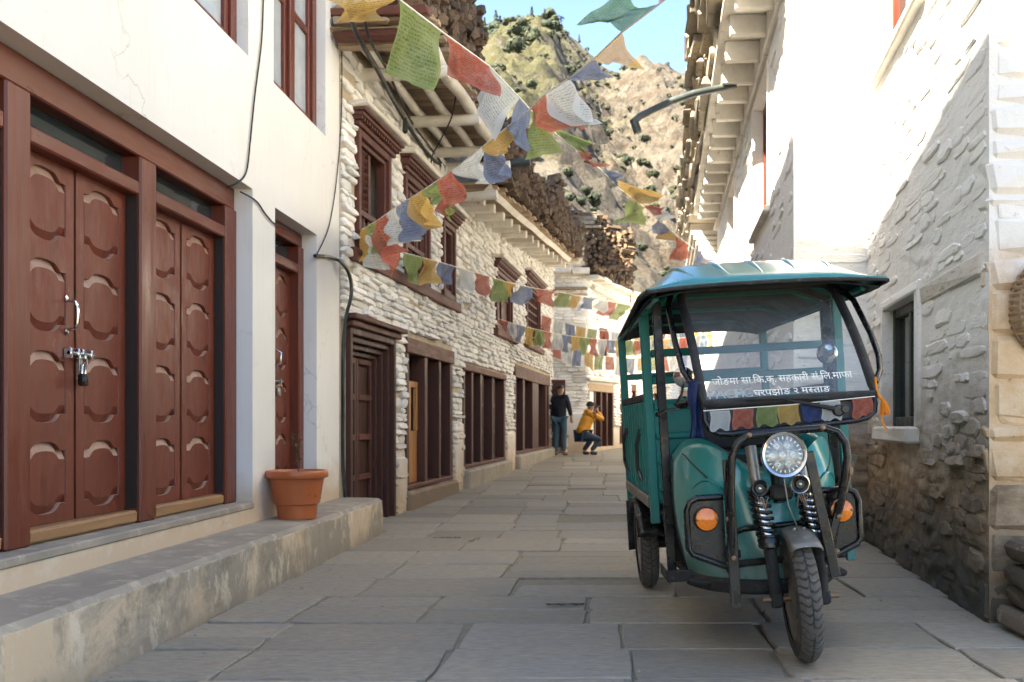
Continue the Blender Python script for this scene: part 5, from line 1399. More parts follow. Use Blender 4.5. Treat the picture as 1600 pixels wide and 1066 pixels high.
def letter_on_glass(pieces, x0, x1, b_, size, mat, name, tilt=0.0):
    bm, L = text_run(pieces, size); k = (x1-x0)/L
    for v_ in bm.verts: v_.co = wsp((x0 + v_.co.x*k - .010)/.362, b_ + v_.co.y/.775 + .020*(v_.co.x*k)/.6*tilt, .004)
    me = bpy.data.meshes.new(name); bm.to_mesh(me); bm.free(); me.materials.append(mat); return link(name, me, wsf)
letter_on_glass(['जोङमा', ' ', 'सा.िक.कृ.', ' ', 'सहकारी', ' ', 'सं.िल.माफा'], -.300, .300, .150, .060, M['letters'], 'lettering', -.0)
letter_on_glass(['घरपझोङ', ' ', '२', ' ', 'म', '~स', 'ताङ'], -.135, .19, .050, .053, M['letters'], 'lettering')
letter_on_glass(['P', 'A', 'C', 'I', 'F', 'I', 'C'], -.325, -.14, .045, .075, M['ghost'], 'faded_decal')
# mirrors on black arms, blue cloth, orange tassel
for nm, pts in (('L', [(-.40, .46, 1.61), (-.425, .40, 1.55), (-.42, .28, 1.38), (-.405, .18, 1.24), (-.385, .10, 1.185), (-.35, .05, 1.16)]), ('R', [(.37, .46, 1.60), (.43, .40, 1.53), (.455, .26, 1.36), (.45, .16, 1.26), (.425, .08, 1.19), (.385, .03, 1.14)])):
    rk(MB().tube(pts, .0135, 10), 'mirror_arm', M['black'], 60)
for c_ in ((-.395, .24, 1.215), (.265, .30, 1.285)):
    mi = rk(MB().lathe([(.0, -.026), (.03, -.022), (.046, -.007), (.048, .0), (.044, .003)], 24, M=T(V(c_)) @ Matrix.Rotation(rad(-70), 4, 'X') @ Matrix.Rotation(rad(20), 4, 'Y'), caps=False), 'mirror', M['chrome'], 60)
    rk(MB().lathe([(.0, .001), (.043, .001)], 24, M=T(V(c_)) @ Matrix.Rotation(rad(-70), 4, 'X') @ Matrix.Rotation(rad(20), 4, 'Y'), caps=False), 'mirror_glass', M['reflector'], None, mi)
    rk(MB().tube([c_, (c_[0]-.01, c_[1]+.02, c_[2]-.07), (c_[0]-.06, .12, c_[2]-.12)], .006, 6), 'mirror_stem', M['black'], 60, mi)
bc = MB().grid(lambda a, b: (-.375 + .05*(a-.5)*(1+.3*math.sin(b*7)) - .01*b, .045 + .02*math.sin(a*9+b*3) - .02*b, 1.19 - .24*b), 8, 12, uv=True)
tag(rk(bc, 'blue_cloth', M['f_navy'], 180, solid=.004), 'dark blue cloth tied round the left mirror arm')
ts = MB(); ts.tube([(.385, .03, 1.16), (.375, -.01, 1.10), (.385, -.03, 1.065)], .006, 6)
for i in range(22):
    a = i*2.4; r = .018*math.sqrt((i+1)/22); ts.tube([(.388, -.03, 1.07), (.395+r*math.cos(a)*.7, -.03+r*math.sin(a), 1.05), (.398+r*1.2*math.cos(a), -.03+r*1.2*math.sin(a), 1.005+.006*math.sin(i))], .0032, 4)
ts.tube([(.385, -.03, 1.02), (.382, -.03, .98), (.39, -.03, .955), (.405, -.03, .94)], .004, 5)
tag(rk(ts, 'tassel', M['f_orange'], 60), 'bright orange tassel hanging at the right edge of the windscreen')
# roof canopy with pressed ribs
def roof(a, b, up=0.0):
    q = (a-.5)*2; y = .24 + 2.42*b
    half = .555 - .02*max(0, .08-b)/.08 - .075*b
    side = 1 - max(0, (abs(q)-.58)/.42)**1.35
    front = min(1, b*2.42/.36)**.8; rear = min(1, (1-b)*2.42/.3)**.8
    sag = .012*math.sin(b*math.pi)*(1-q*q)
    return (q*half, y, 1.622 - .018*abs(q)**3 + (.128 + sag)*side*min(front, rear) + up)
rf_ = rk(MB().grid(roof, 44, 40), 'roof', M['teal_roof'], 50, solid=.012)
for q in (-.72, -.36, 0.0, .36, .72):
    pts = [V(roof(q*(.80+.2*min(1, i/6))/2+.5, .035 + i*.045, .004)) for i in range(20)]
    rk(MB().tube(pts, [.004+.018*min(1, i/3) for i in range(20)], 8, flat=.75), 'roof_rib', M['teal_roof'], 60, rf_)
tr_ = MB(); tr_.tube([V(roof(i/20, .0)) + V((0, -.006, -.010)) for i in range(21)], .009, 6); rk(tr_, 'roof_front_trim', M['gasket'], 50, rf_)
for a_ in (0.0, 1.0): rk(MB().tube([V(roof(a_, i/12)) + V((0, 0, -.012)) for i in range(13)], .013, 6), 'roof_side_trim', M['liner'], 50, rf_)
rk(MB().grid(lambda a, b: (lambda p: (p[0]*.96, p[1]+.02*(.5-b), p[2]-.035))(roof(a, .01+b*.98)), 20, 16), 'roof_lining', M['liner'], 60, rf_, solid=.006)
fm = MB()
for y_ in (.74, 1.02, 1.75, 2.5): fm.tube([(-.50, y_, 1.575), (-.3, y_, 1.66), (.3, y_, 1.66), (.50, y_, 1.575)], .014, 6)
for x_ in (-.48, .48): fm.tube([(x_, .40, 1.585), (x_, 2.52, 1.585)], .016, 6)
rk(fm, 'roof_frame', M['tealbox'], 40)
# posts, bars and the cargo box
for x_ in (-.475, .475):
    rk(MB().box(x_-.024, x_+.024, 1.0, 1.045, .50, 1.60, .005), 'post', M['tealbox'], None)
    rk(MB().box(x_-.024, x_+.024, 2.50, 2.54, .50, 1.585, .005), 'post', M['tealbox'], None)
    xo = x_*.93; rk(MB().box(xo-.022, xo+.022, .70, .725, .29, 1.60, .004), 'cab_pole', M['black'] if x_ < 0 else M['tealbox'], None)
    rk(MB().box(xo-.03-.02*(1 if x_ > 0 else -1), xo+.012, .80, .82, .29, 1.58, .003), 'cab_pole', M['black'], None)
for z_ in (1.375, 1.235): rk(MB().box(-.45, .45, 1.005, 1.035, z_-.02, z_+.02, .005), 'cab_rail', M['tealbox'], None)
rk(MB().box(-.452, .452, 2.505, 2.53, 1.30, 1.34, .005), 'rear_rail', M['tealbox'], None)
fp = MB(); fp.box(-.450, .450, 1.005, 1.03, .62, 1.135)
for z_ in (.66, .80, .93, 1.08): fp.box(-.449, .449, .988, 1.004, z_, z_+.035, .01)
rk(fp, 'box_front_panel', M['tealbox'], None)
for x_, sg in ((-.475, -1), (.475, 1)):
    sd = MB(); sd.box(x_-.006, x_+.006, 1.046, 2.499, .64, 1.13)
    so = rk(sd, 'box_side', M['tealbox'], None)
    rk(MB().box(x_-.022, x_+.022, 1.046, 2.499, 1.131, 1.172, .006), 'top_rail', M['gasket'], None, so)
    rk(MB().box(x_-.030, x_+.020, 1.046, 2.499, .575, .638, .006), 'bottom_rail', M['fender'], None, so)
    for i in range(9):
        y_ = 1.12 + i*.155; rk(MB().box(x_+sg*.007, x_+sg*.026, y_, y_+.045, .645, 1.128, .004), 'slat', M['tealbox'], None, so)
    for y_ in (1.30, 2.2):
        lt = MB(); lt.tube([(x_+sg*.03, y_, .98), (x_+sg*.05, y_, .90), (x_+sg*.05, y_+.03, .78), (x_+sg*.03, y_+.02, .70)], .010, 6); lt.box(x_+sg*.028-.012, x_+sg*.028+.012, y_-.02, y_+.03, .95, .99, .004); rk(lt, 'latch', M['black'], 40, so)
rk(MB().box(-.449, .449, 1.03, 2.50, .60, .625), 'box_floor', M['tealbox'], None)
rg = MB(); rg.box(-.449, .449, 2.50, 2.515, .63, 1.14); rk(rg, 'tailgate', M['tealbox'], None)
# seat, handlebar, floor, chassis, steps
rk(MB().box(-.26, .22, .62, .98, .74, .83, .03), 'seat', M['gasket'], None); rk(MB().box(-.24, .20, .64, .97, .36, .738, .02), 'seat_base', M['tealbox'], None)
rk(MB().box(-.24, .22, .965, 1.0, .86, 1.06, .02), 'backrest', M['gasket'], None)
hbm = MB(); hbm.tube([(-.36, .40, 1.10), (-.25, .32, 1.11), (-.12, .22, 1.05), (-.055, .18, 1.02), (.02, .22, 1.05), (.15, .32, 1.11), (.26, .40, 1.10)], .012, 8); hbm.tube([(-.055, .18, 1.02), (-.055, .10, .92)], .02, 8)
hbm.tube([(-.36, .40, 1.10), (-.40, .44, 1.095)], .018, 8); hbm.tube([(.26, .40, 1.10), (.30, .44, 1.095)], .018, 8)
rk(hbm, 'handlebar', M['black'], 50)
ds = MB(); ds.box(-.16, .06, .14, .26, .98, 1.07, .03); rk(ds, 'dashboard', M['black'], None)
lv_ = MB(); lv_.tube([(-.40, .42, 1.08), (-.47, .36, 1.075), (-.50, .34, 1.06)], .006, 6); lv_.tube([(-.5, .34, 1.06), (-.515, .33, 1.058)], .01, 6); rk(lv_, 'brake_lever', M['black'], 50)
fb = MB(); fb.box(-.40, .30, .30, 1.0, .285, .315, .01); rk(fb, 'floor_board', M['gasket'], None)
for x_ in (-.44,):
    sp = MB(); sp.box(x_-.055, x_+.055, .42, .70, .292, .306, .004); sp.box(x_-.055, x_+.055, .412, .419, .292, .345, .003); sp.box(x_-.060 if x_ < 0 else x_+.054, x_-.054 if x_ < 0 else x_+.060, .42, .70, .292, .345, .003); rk(sp, 'side_step', M['gasket'], None)
ch = MB()
for x_ in (-.26, .20): ch.box(x_-.03, x_+.03, .5, 2.5, .46, .54, .008)
for y_ in (.98, 1.5, 2.3): ch.box(-.44, .44, y_, y_+.06, .50, .572, .008)
ch.box(-.44, -.36, .80, .86, .33, .56, .006); ch.box(-.38, -.30, 1.0, 1.3, .34, .46, .02); ch.box(-.20, .16, 1.1, 1.7, .34, .46, .02)
ch.tube([(-.44, 1.93, .29), (.44, 1.93, .262)], .035, 10); ch.lathe([(.10, -.09), (.12, -.05), (.12, .05), (.10, .09)], 16, M=T((-.05, 1.93, .28)) @ Matrix.Rotation(rad(90), 4, 'Y'))
for x_ in (-.32, .30):
    for k in range(3): ch.tube([(x_, 1.45, .44-.02*k), (x_, 1.93, .32-.02*k+.03), (x_, 2.4, .44-.02*k)], .016, 6)
rk(ch, 'chassis', M['gasket'], 30)
wheel('rear_wheel', (-.445, 1.93, .262+.0267), .262, .115); wheel('rear_wheel', (.445, 1.93, .262-.0267), .262, .115)
for x_ in (-.445, .445):
    rk(MB().grid(lambda a, b, x_=x_: (x_ + (b-.5)*.15, 1.93 - math.cos(rad(15+a*150))*.31, .285 + math.sin(rad(15+a*150))*.285), 14, 4), 'rear_mudguard', M['black'], 60, solid=.005)
    rk(MB().grid(lambda a, b, x_=x_: (x_ + (a-.5)*.16, 2.30 + .03*math.sin(a*4), .52 - .32*b), 4, 4), 'mud_flap', M['gasket'], 60, solid=.006)
rw = MB(); rw.tube([(.215, -.10, .90), (.21, -.12, .82), (.205, -.13, .76), (.19, -.12, .70), (.14, -.11, .66)], .004, 5); rw.box(.200, .218, -.135, -.12, .765, .80, .004); rk(rw, 'loose_wire', M['bolt'], 40)
cb_ = MB(); cb_.tube([(-.06, -.10, .78), (-.05, -.11, .66), (-.02, -.10, .58), (.0, -.06, .53)], .003, 5); cb_.tube([(-.03, -.09, .79), (.0, -.10, .72), (.0, -.05, .64)], .004, 5); rk(cb_, 'brake_cable', M['steel'], 40)
# ================================================================ prayer flags
def flag_string(label, cord_pts, flags, r=.004, ripple=.035):
    c0 = V(cord_pts[len(cord_pts)//2])
    s_ = thing('prayer_flag_string', label, 'prayer flags', (0, 0, 0), 0, 'strings of prayer flags across the lane')
    P_ = [V(p) for p in cord_pts]; s_.location = c0
    MB().tube([p - c0 for p in P_], r, 5).build('cord', M['letters'], s_)
    rf = random.Random(len(flags)*7 + int(c0.x*100))
    for k, (c_, TL, TR, BR, BL) in enumerate(flags):
        TL, TR, BR, BL = [V(p) - c0 for p in (TL, TR, BR, BL)]
        ph = rf.uniform(0, 6); size = (TL-BL).length; rp = ripple*size/.3*1.35; cu = rf.uniform(-.05, .05)*size
        nrm = (TR-TL).cross(BL-TL); nrm = nrm.normalized() if nrm.length > 1e-6 else V((0, 1, 0))
        w1, w2 = rf.uniform(3, 6), rf.uniform(2, 5)
        def fn(a, b):
            p = TL.lerp(TR, a).lerp(BL.lerp(BR, a), b)
            wv = rp*math.sin(a*w1 + b*w2 + ph)*min(1, b*1.6) + rp*.45*math.sin(a*w1*2.3 - b*3 + ph*2)*b + rp*.25*math.sin(a*17 + b*4 + ph)*math.sin(b*2.6+.3)
            edge = V((0, 0, -1))*cu*math.sin(a*math.pi)*b + (TR-TL)*(.06*math.sin(b*4+ph)*b)
            fray = V((0, 0, 1))*(.014*size*noise.noise(V((a*14, k*3.1, ph))))*(1 if b > .99 else 0)
            return p + nrm*wv + edge + fray
        nseg = 14 if size > .2 else 10
        MB().grid(fn, nseg, nseg, uv=True).build('prayer_flag', M['f_'+c_], s_, smooth=180, recalc=False)
def quads(lst, inv, back=.10):
    out = []
    for c_, *q in lst:
        pts = []
        for i, (u, v) in enumerate(q):
            Y = 1/inv(u if i < 2 else (q[0][0]+q[1][0])/2 + (u-(q[0][0]+q[1][0])/2)*.4)
            pts.append(at(u, v, Y))
        out.append((c_, *pts))
    return out
i1 = lambda u: .278 - (u-620)*.00044
i2 = lambda u: .286 - (1035-u)*.000381
i3 = lambda u: .105 - (u-560)*.000136
S1 = [('yellow', (470,-40), (616,-8), (607,33), (535,31)), ('green', (622,-2), (690,49), (655,139), (613,112)), ('red', (692,52), (764,103), (764,150), (718,118)),
      ('white', (763,104), (813,154), (768,217), (741,150)), ('blue', (812,155), (829,172), (826,238), (790,205)), ('yellow', (829,172), (838,182), (861,206), (848,224)),
      ('green', (862,204), (900,232), (917,240), (905,206)), ('red', (897,234), (930,262), (938,258), (914,240)), ('blue', (940,266), (966,294), (974,276), (958,268)),
      ('yellow', (968,295), (996,318), (1030,303), (1000,293)), ('green', (985,312), (1006,324), (1008,349), (962,352)), ('red', (1006,322), (1022,338), (1030,330), (1016,322)), ('white', (1022,338), (1034,350), (1046,338), (1030,320)),
      ('blue', (1028,342), (1046,358), (1036,368), (1020,364)), ('yellow', (1040,354), (1062,374), (1036,378), (1022,370)), ('red', (1056,370), (1078,384), (1066,404), (1046,408)), ('blue', (1084,388), (1096,400), (1108,412), (1092,410)), ('yellow', (1097,400), (1108,408), (1114,424), (1100,416))]
c1 = [V((-2.33, 2.3, 3.75))] + [at(u, v, 1/i1(u)) for u, v in ((470,-40), (560,-22), (622,-2), (692,51), (764,103), (813,154), (829,172), (862,203), (897,234), (940,266), (968,295), (1006,323), (1046,358), (1078,384), (1108,408))] + [at(1149, 436, 15.3)]
flag_string('prayer flag string running from the upper left corner down to the right hand roof', c1, quads(S1, i1))
S2 = [('red', (1030,6), (1060,-18), (1070,-40), (1042,-30)), ('deepgreen', (972,50), (1030,6), (962,2), (905,29)), ('yellow', (928,92), (972,51), (1001,110), (938,101)), ('blue', (888,124), (928,92), (970,118), (925,132)),
      ('white', (852,147), (888,124), (934,188), (902,197)), ('red', (828,171), (852,147), (907,204), (862,206)), ('green', (826,178), (838,172), (862,238), (838,252)), ('blue', (792,197), (824,176), (827,241), (797,214)),
      ('yellow', (757,227), (796,196), (800,238), (765,241)), ('white', (708,265), (756,228), (768,278), (742,289)), ('blue', (752,230), (762,226), (797,272), (774,287)), ('red', (684,283), (712,263), (716,306), (690,337)),
      ('green', (660,298), (684,283), (697,303), (694,322)), ('green', (692,322), (704,318), (716,330), (696,347)), ('yellow', (640,310), (660,298), (678,345), (664,361)), ('blue', (621,322), (640,310), (650,368), (637,381)), ('white', (601,337), (621,322), (637,378), (627,382)),
      ('red', (589,345), (603,336), (634,392), (600,438)), ('green', (574,353), (590,345), (608,384), (598,396)), ('white', (572,368), (590,360), (604,420), (574,416)), ('yellow', (558,361), (574,353), (578,410), (566,405)), ('navy', (552,366), (560,361), (567,400), (556,398))]
c2_ = [V((2.3, .6, 5.0))] + [at(u, v, 1/i2(u)) for u, v in ((1060,-18), (1030,6), (972,50), (928,92), (888,124), (852,147), (828,171), (796,196), (757,227), (712,263), (660,298), (621,322), (589,345), (552,366))] + [at(545, 372, 9.32)]
flag_string('prayer flag string falling from the upper right sky to the carved window', c2_, quads(S2, i2))
S3 = [('green', (632,395), (660,402), (657,446), (633,440)), ('yellow', (660,402), (685,409), (680,442), (657,447)), ('blue', (686,410), (712,416), (704,444), (681,448)), ('white', (716,418), (740,425), (735,458), (718,450)),
      ('red', (741,426), (766,432), (756,466), (744,455)), ('green', (768,433), (790,440), (787,474), (770,472)), ('yellow', (790,440), (807,445), (797,462), (787,472)), ('blue', (812,446), (833,450), (824,476), (797,472)), ('red', (838,451), (870,454), (860,477), (835,470)),
      ('green', (872,456), (892,460), (880,480), (866,481)), ('yellow', (893,461), (907,463), (898,483), (889,480)), ('blue', (912,464), (935,466), (920,481), (903,487)), ('white', (936,467), (951,470), (946,490), (927,481)), ('red', (950,471), (964,473), (950,490), (935,493)), ('green', (964,474), (985,477), (972,492), (955,500))]
c3 = [at(552, 368, 9.4)] + [at(u, v, 1/i3(u)) for u, v in ((600,386), (632,395), (685,409), (740,425), (790,440), (833,450), (892,460), (950,471), (985,477))] + [at(1060, 486, 25.5), at(1119, 488, 27)]
flag_string('lowest long prayer flag string crossing in front of the upper windows', c3, quads(S3, i3))
def auto(label, u0, v0, Y0, u1, v1, Y1, sag, step, w_, h_, seed, ext=()):
    rf = random.Random(seed); cols = ['red', 'white', 'blue', 'yellow', 'green']; fl = []; cp = []
    f = lambda t_: (u0+(u1-u0)*t_, v0+(v1-v0)*t_+sag*4*t_*(1-t_), 1/(1/Y0+(1/Y1-1/Y0)*t_))
    cp = [at(*f(i/24)) for i in range(25)]
    n = int((u1-u0)/step)
    for k in range(n):
        a, b = f((k+.08)/n), f((k+.08+w_/step)/n); dx = rf.uniform(-4, 2)
        fl.append((cols[k % 5], at(*a), at(*b), at(b[0]+dx, b[1]+h_*rf.uniform(.75, 1.1), b[2]), at(a[0]+dx, a[1]+h_*rf.uniform(.75, 1.1), a[2])))
    flag_string(label, cp, fl)
auto('prayer flag string hanging below the lowest long one at the middle windows', 778, 498, 17.2, 1117, 520, 22, 22, 14, 13, 26, 3)
auto('prayer flag string strung across the lane behind the rickshaw roof', 846, 492, 22, 1113, 500, 22.3, 24, 17, 14, 30, 4)
auto('low prayer flag string seen through the rickshaw cab', 862, 530, 24.0, 1110, 530, 24.5, 30, 16, 13, 26, 5)
rc_ = thing('red_cloth', 'small red cloth fluttering on a stick beside the end house roof', 'cloth', at(985, 470, 28.2))
bp = at(985, 470, 28.2)
MB().tube([(0, .02, -.8), (0, .02, .75)], .015, 6).build('stick', M['bark'], rc_)
MB().grid(lambda a, b: (-.02 - .30*a + .04*math.sin(b*4), .02*math.sin(a*8+b*3), .68 - .12*a - .45*b*(1-.4*a)), 10, 8, uv=True).build('cloth', M['f_red'], rc_, smooth=180)

# ================================================================ people
SKIN = paint('skin', (.42, .24, .15), None, 0, 5, .55, 0); HAIR = paint('dark_hair', (.014, .011, .010), None, 0, 20, .6, .3)
NAVY = paint('navy_jacket', (.010, .013, .024), None, 0, 8, .8, .4); JEAN = paint('blue_jeans', (.045, .105, .155), (.09, .16, .2), .3, 8, .8, .3); DJEAN = paint('dark_jeans', (.016, .04, .075), None, 0, 8, .8, .3)
YEL = paint('yellow_quilting', (.62, .27, .012), None, 0, 6, .55, .2); SHOE = paint('brown_shoe', (.20, .11, .07), None, 0, 8, .7, .2); DSHOE = paint('dark_shoe', (.012, .018, .03), None, 0, 8, .6, .1); GREY = paint('beanie', (.018, .02, .024), None, 0, 12, .9, .4)
def skinned(name, J, E, mat, parent, sub=2, extra=0.0):
    keys = [k for k in J]; idx = {k: i for i, k in enumerate(keys)}
    me = bpy.data.meshes.new(name); me.from_pydata([tuple(J[k][0]) for k in keys], [(idx[a], idx[b]) for a, b in E], [])
    o = bpy.data.objects.new(name, me); COL.objects.link(o)
    md = o.modifiers.new('skin', 'SKIN'); md.use_smooth_shade = True
    for k in keys:
        r = J[k][1]; sv = me.skin_vertices[0].data[idx[k]]
        sv.radius = ((r[0]+extra, r[1]+extra) if isinstance(r, tuple) else (r+extra, r+extra)); sv.use_root = (k == keys[0])
    ms = o.modifiers.new('sub', 'SUBSURF'); ms.levels = sub; ms.render_levels = sub
    dg = bpy.context.evaluated_depsgraph_get(); dg.update()
    nm = bpy.data.meshes.new_from_object(o.evaluated_get(dg)); bpy.data.objects.remove(o); bpy.data.meshes.remove(me)
    nm.name = name; nm.materials.clear(); nm.materials.append(mat); nm.shade_smooth()
    return link(name, nm, parent)
def hand(J, E, wrist, side, d, up, n):
    """a palm, four bent fingers and a thumb leaving its side"""
    w_ = J[wrist][0]; d = V(d).normalized(); up = V(up).normalized(); lat = d.cross(up)
    J[n+'palm'] = (w_ + d*.055, .026); E.append((wrist, n+'palm'))
    for i in range(4):
        q = (i-1.5)*.019; L_ = (.030, .036, .034, .026)[i]
        b = w_ + d*.085 + lat*q; J[f'{n}f{i}a'] = (b, .0095); J[f'{n}f{i}b'] = (b + d*L_ + up*.006, .0085); J[f'{n}f{i}c'] = (b + d*L_*1.7 + up*.020, .007)
        E += [(n+'palm', f'{n}f{i}a'), (f'{n}f{i}a', f'{n}f{i}b'), (f'{n}f{i}b', f'{n}f{i}c')]
    b = w_ + d*.04 + lat*.032*side + up*.008; J[n+'ta'] = (b, .0105); J[n+'tb'] = (b + d*.03 + lat*.012*side + up*.012, .009); E += [(n+'palm', n+'ta'), (n+'ta', n+'tb')]
def person(name_label, loc, rz, J, E, clothes, hair):
    p = thing('person', name_label, 'person', loc, rz)
    bare = ('head', 'crown', 'chin', 'neck', 'nose', 'ear', 'L', 'R', 'w')
    sc1 = lambda r, k: tuple(x*k for x in r) if isinstance(r, tuple) else r*k
    skinned('body', {k: (q[0], q[1] if k.startswith(bare) else sc1(q[1], .66)) for k, q in J.items()}, E, SKIN, p)
    for nm, keys, mat, ex, JJ in clothes:
        Jx = {k: (JJ or J)[k] for k in keys}; Ex = [(a, b) for a, b in E if a in Jx and b in Jx] if JJ is None else [(keys[i], keys[j]) for i, j in ex[1]]
        skinned(nm, Jx, Ex, mat, p, 2, ex if JJ is None else ex[0])
    m = MB()
    (c, rx, ry, rz_, mat, nm) = hair
    m.grid(lambda a, b: (c[0]+rx*math.sin(b*1.75)*math.cos(a*6.2832), c[1]+ry*math.sin(b*1.75)*math.sin(a*6.2832), c[2]+rz_*math.cos(b*1.75) + .004*math.sin(a*40+b*20)), 24, 10)
    m.build(nm, mat, p, smooth=180)
    return p
Jm = {'pelvis': (V((0,0,.90)), (.145,.105)), 'spine': (V((0,.0,1.08)), (.14,.10)), 'chest': (V((0,.01,1.27)), (.165,.115)), 'neck': (V((0,.0,1.43)), .055), 'chin': (V((.01,.015,1.49)), (.066,.075)), 'head': (V((.012,.015,1.575)), (.078,.095)), 'crown': (V((.01,.0,1.645)), (.06,.07)),
      'nose': (V((.075,.075,1.545)), .012), 'earr': (V((.07,-.035,1.555)), .014), 'earl': (V((-.06,.03,1.555)), .014),
      'sl': (V((-.165,0,1.37)), .062), 'sr': (V((.165,0,1.37)), .062), 'el': (V((-.225,-.03,1.11)), .046), 'er': (V((.235,-.02,1.11)), .046), 'wl': (V((-.215,.06,.90)), .030), 'wr': (V((.265,.05,.90)), .030),
      'hl': (V((-.085,0,.85)), .09), 'hr': (V((.085,0,.85)), .09), 'kl': (V((-.10,.03,.47)), .063), 'kr': (V((.095,.02,.47)), .063), 'al': (V((-.105,-.02,.085)), .043), 'ar': (V((.10,-.03,.085)), .043), 'tl': (V((-.13,.12,.035)), .036), 'tr': (V((.15,.10,.035)), .036)}
Em = [('pelvis','spine'), ('spine','chest'), ('chest','neck'), ('neck','chin'), ('chin','head'), ('head','crown'), ('head','nose'), ('head','earr'), ('head','earl'), ('chest','sl'), ('chest','sr'), ('sl','el'), ('sr','er'), ('el','wl'), ('er','wr'), ('pelvis','hl'), ('pelvis','hr'), ('hl','kl'), ('hr','kr'), ('kl','al'), ('kr','ar'), ('al','tl'), ('ar','tr')]
hand(Jm, Em, 'wl', 1, (0, .1, -1), (0, 1, .1), 'L'); hand(Jm, Em, 'wr', -1, (.05, .1, -1), (0, 1, .1), 'R')
person('person standing with back turned in dark navy jacket and blue jeans', (-1.0, 23.55, ground(23.5)), rad(-14), Jm, Em,
       [('jacket', ['hem', 'waist', 'spine', 'chest', 'coll', 'sl', 'sr', 'el', 'er', 'wl', 'wr'], NAVY, (.0, [(0, 1), (1, 2), (2, 3), (3, 4), (3, 5), (3, 6), (5, 7), (6, 8), (7, 9), (8, 10)]), {'hem': (V((0,0,.80)), (.17,.13)), 'waist': (V((0,0,.92)), (.165,.128)), 'spine': (V((0,0,1.08)), (.165,.125)), 'chest': (V((0,.0,1.27)), (.185,.135)), 'coll': (V((0,-.005,1.44)), .070), 'sl': (V((-.165,0,1.37)), .078), 'sr': (V((.165,0,1.37)), .078), 'el': (V((-.225,-.03,1.11)), .062), 'er': (V((.235,-.02,1.11)), .062), 'wl': (V((-.218,.05,.93)), .047), 'wr': (V((.262,.04,.93)), .047)}), ('jeans', ['pelvis', 'hl', 'hr', 'kl', 'kr', 'al', 'ar'], JEAN, .010, None),
        ('shoe', ['al', 'tl'], SHOE, (.014, [(0, 1)]), {'al': (V((-.105,-.05,.045)), .034), 'tl': (V((-.13,.13,.035)), .03)}), ('shoe', ['ar', 'tr'], SHOE, (.014, [(0, 1)]), {'ar': (V((.10,-.06,.045)), .034), 'tr': (V((.15,.11,.035)), .03)})],
       (V((.008,-.008,1.595)), .088, .104, .092, HAIR, 'hair'))
Jc = {'pelvis': (V((-.17,0,.50)), (.15,.14)), 'spine': (V((-.09,0,.72)), (.135,.13)), 'chest': (V((0,0,.91)), (.15,.14)), 'neck': (V((.04,0,1.055)), .055), 'chin': (V((.065,0,1.10)), .068), 'head': (V((.07,0,1.17)), .088), 'crown': (V((.06,0,1.24)), .066), 'nose': (V((.165,0,1.15)), .012), 'earr': (V((.06,-.088,1.16)), .014), 'earl': (V((.06,.088,1.16)), .014),
      'sl': (V((.02,.165,.975)), .06), 'sr': (V((.02,-.165,.975)), .06), 'el': (V((.27,.20,.85)), .046), 'er': (V((.29,-.19,.83)), .046), 'wl': (V((.22,.07,1.06)), .03), 'wr': (V((.21,-.085,1.06)), .03),
      'hl': (V((-.15,.10,.47)), .10), 'hr': (V((-.15,-.10,.47)), .10), 'kl': (V((.23,.16,.40)), .068), 'kr': (V((.25,-.14,.36)), .068), 'al': (V((-.05,.12,.10)), .044), 'ar': (V((.0,-.12,.10)), .044), 'tl': (V((.10,.13,.035)), .036), 'tr': (V((.15,-.13,.035)), .036)}
Ec = [e for e in Em[:23]]
hand(Jc, Ec, 'wl', -1, (.15, -.35, .6), (1, 0, 0), 'L'); hand(Jc, Ec, 'wr', 1, (.15, .35, .6), (1, 0, 0), 'R')
quilt = {}; qk = []; path = [V((-.20,0,.46)), V((-.16,0,.58)), V((-.13,0,.64)), V((-.10,0,.70)), V((-.07,0,.76)), V((-.04,0,.82)), V((-.01,0,.88)), V((.015,0,.94)), V((.03,0,1.0)), V((.045,0,1.055))]
for i, p in enumerate(path): quilt[f'q{i}'] = (p, ((.185, .175) if i % 2 else (.165, .155)) if i < 8 else (.13, .12) if i == 8 else (.085, .085)); qk.append(f'q{i}')
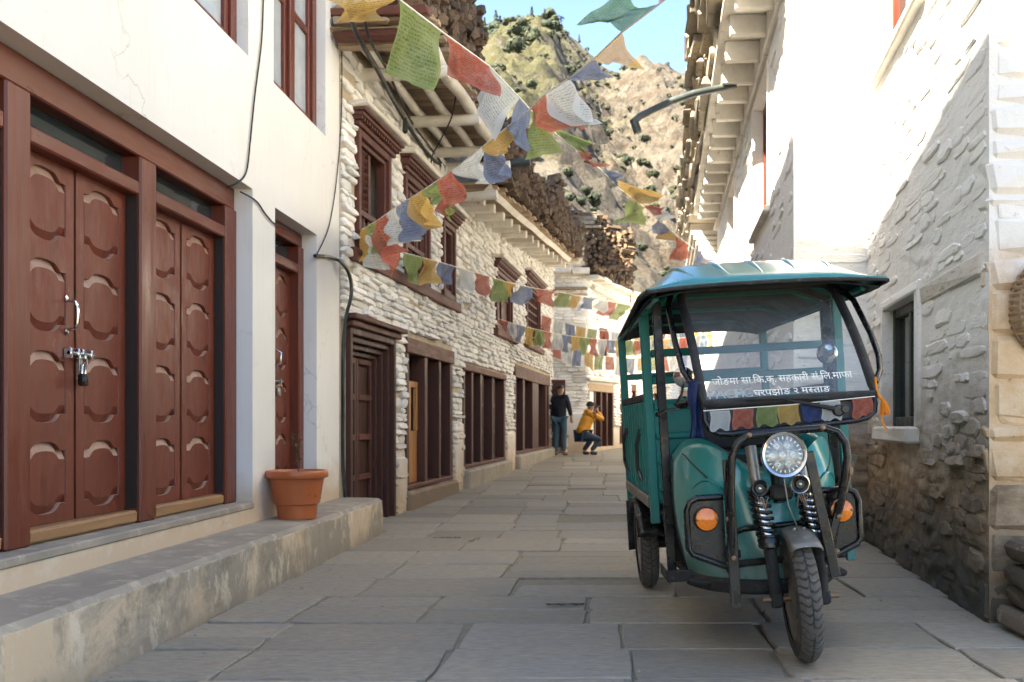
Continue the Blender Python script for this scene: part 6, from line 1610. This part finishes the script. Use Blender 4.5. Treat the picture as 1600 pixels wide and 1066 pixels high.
for s_, n in ((1, 'l'), (-1, 'r')):
    quilt['s'+n] = (V((.02, .155*s_, .965)), .082); quilt['m'+n] = (V((.16, .19*s_, .90)), .072); quilt['e'+n] = (V((.285, .195*s_, .835)), .066); quilt['w'+n] = (V((.225, .09*s_, 1.03)), .048); qk += ['s'+n, 'm'+n, 'e'+n, 'w'+n]
qe = [(i, i+1) for i in range(9)] + [(7, 10), (10, 11), (11, 12), (12, 13), (7, 14), (14, 15), (15, 16), (16, 17)]
person('person crouching in puffy yellow jacket and dark jeans taking a photo', (-.335, 23.85, ground(23.85)), rad(36), Jc, Ec,
       [('jacket', qk, YEL, (0.0, qe), quilt), ('jeans', ['pelvis', 'hl', 'hr', 'kl', 'kr', 'al', 'ar'], DJEAN, .012, None),
        ('shoe', ['al', 'tl'], DSHOE, (.014, [(0, 1)]), {'al': (V((-.07,.12,.05)), .036), 'tl': (V((.12,.135,.035)), .031)}), ('shoe', ['ar', 'tr'], DSHOE, (.014, [(0, 1)]), {'ar': (V((-.03,-.12,.05)), .036), 'tr': (V((.17,-.135,.035)), .031)}),
        ('hood', ['a', 'b', 'c'], YEL, (0.0, [(0, 1), (1, 2)]), {'a': (V((-.03,.10,1.03)), .05), 'b': (V((-.06,0,1.05)), .06), 'c': (V((-.03,-.10,1.03)), .05)})],
       (V((.06, 0, 1.185)), .104, .10, .098, GREY, 'beanie'))
cp_ = V((-.335, 23.85, ground(23.85))) + Matrix.Rotation(rad(36), 3, 'Z') @ V((.235, 0, 1.15))
ca = MB(); ca.box(-.035, .035, -.07, .07, -.045, .045, .01); ca.box(-.02, .02, -.03, .03, .045, .07, .008)
cao = ca.build('camera', M['black'], None, loc=cp_, rotz=rad(36)); tag(cao, 'small black camera held up to the face of the crouching person', 'camera')
MB().lathe([(.03, 0), (.034, .02), (.034, .08), (.028, .085), (0, .075)], 16, M=T(V((.035, 0, -.005))) @ Matrix.Rotation(rad(90), 4, 'Y')).build('camera_lens', M['black'], cao, smooth=40)
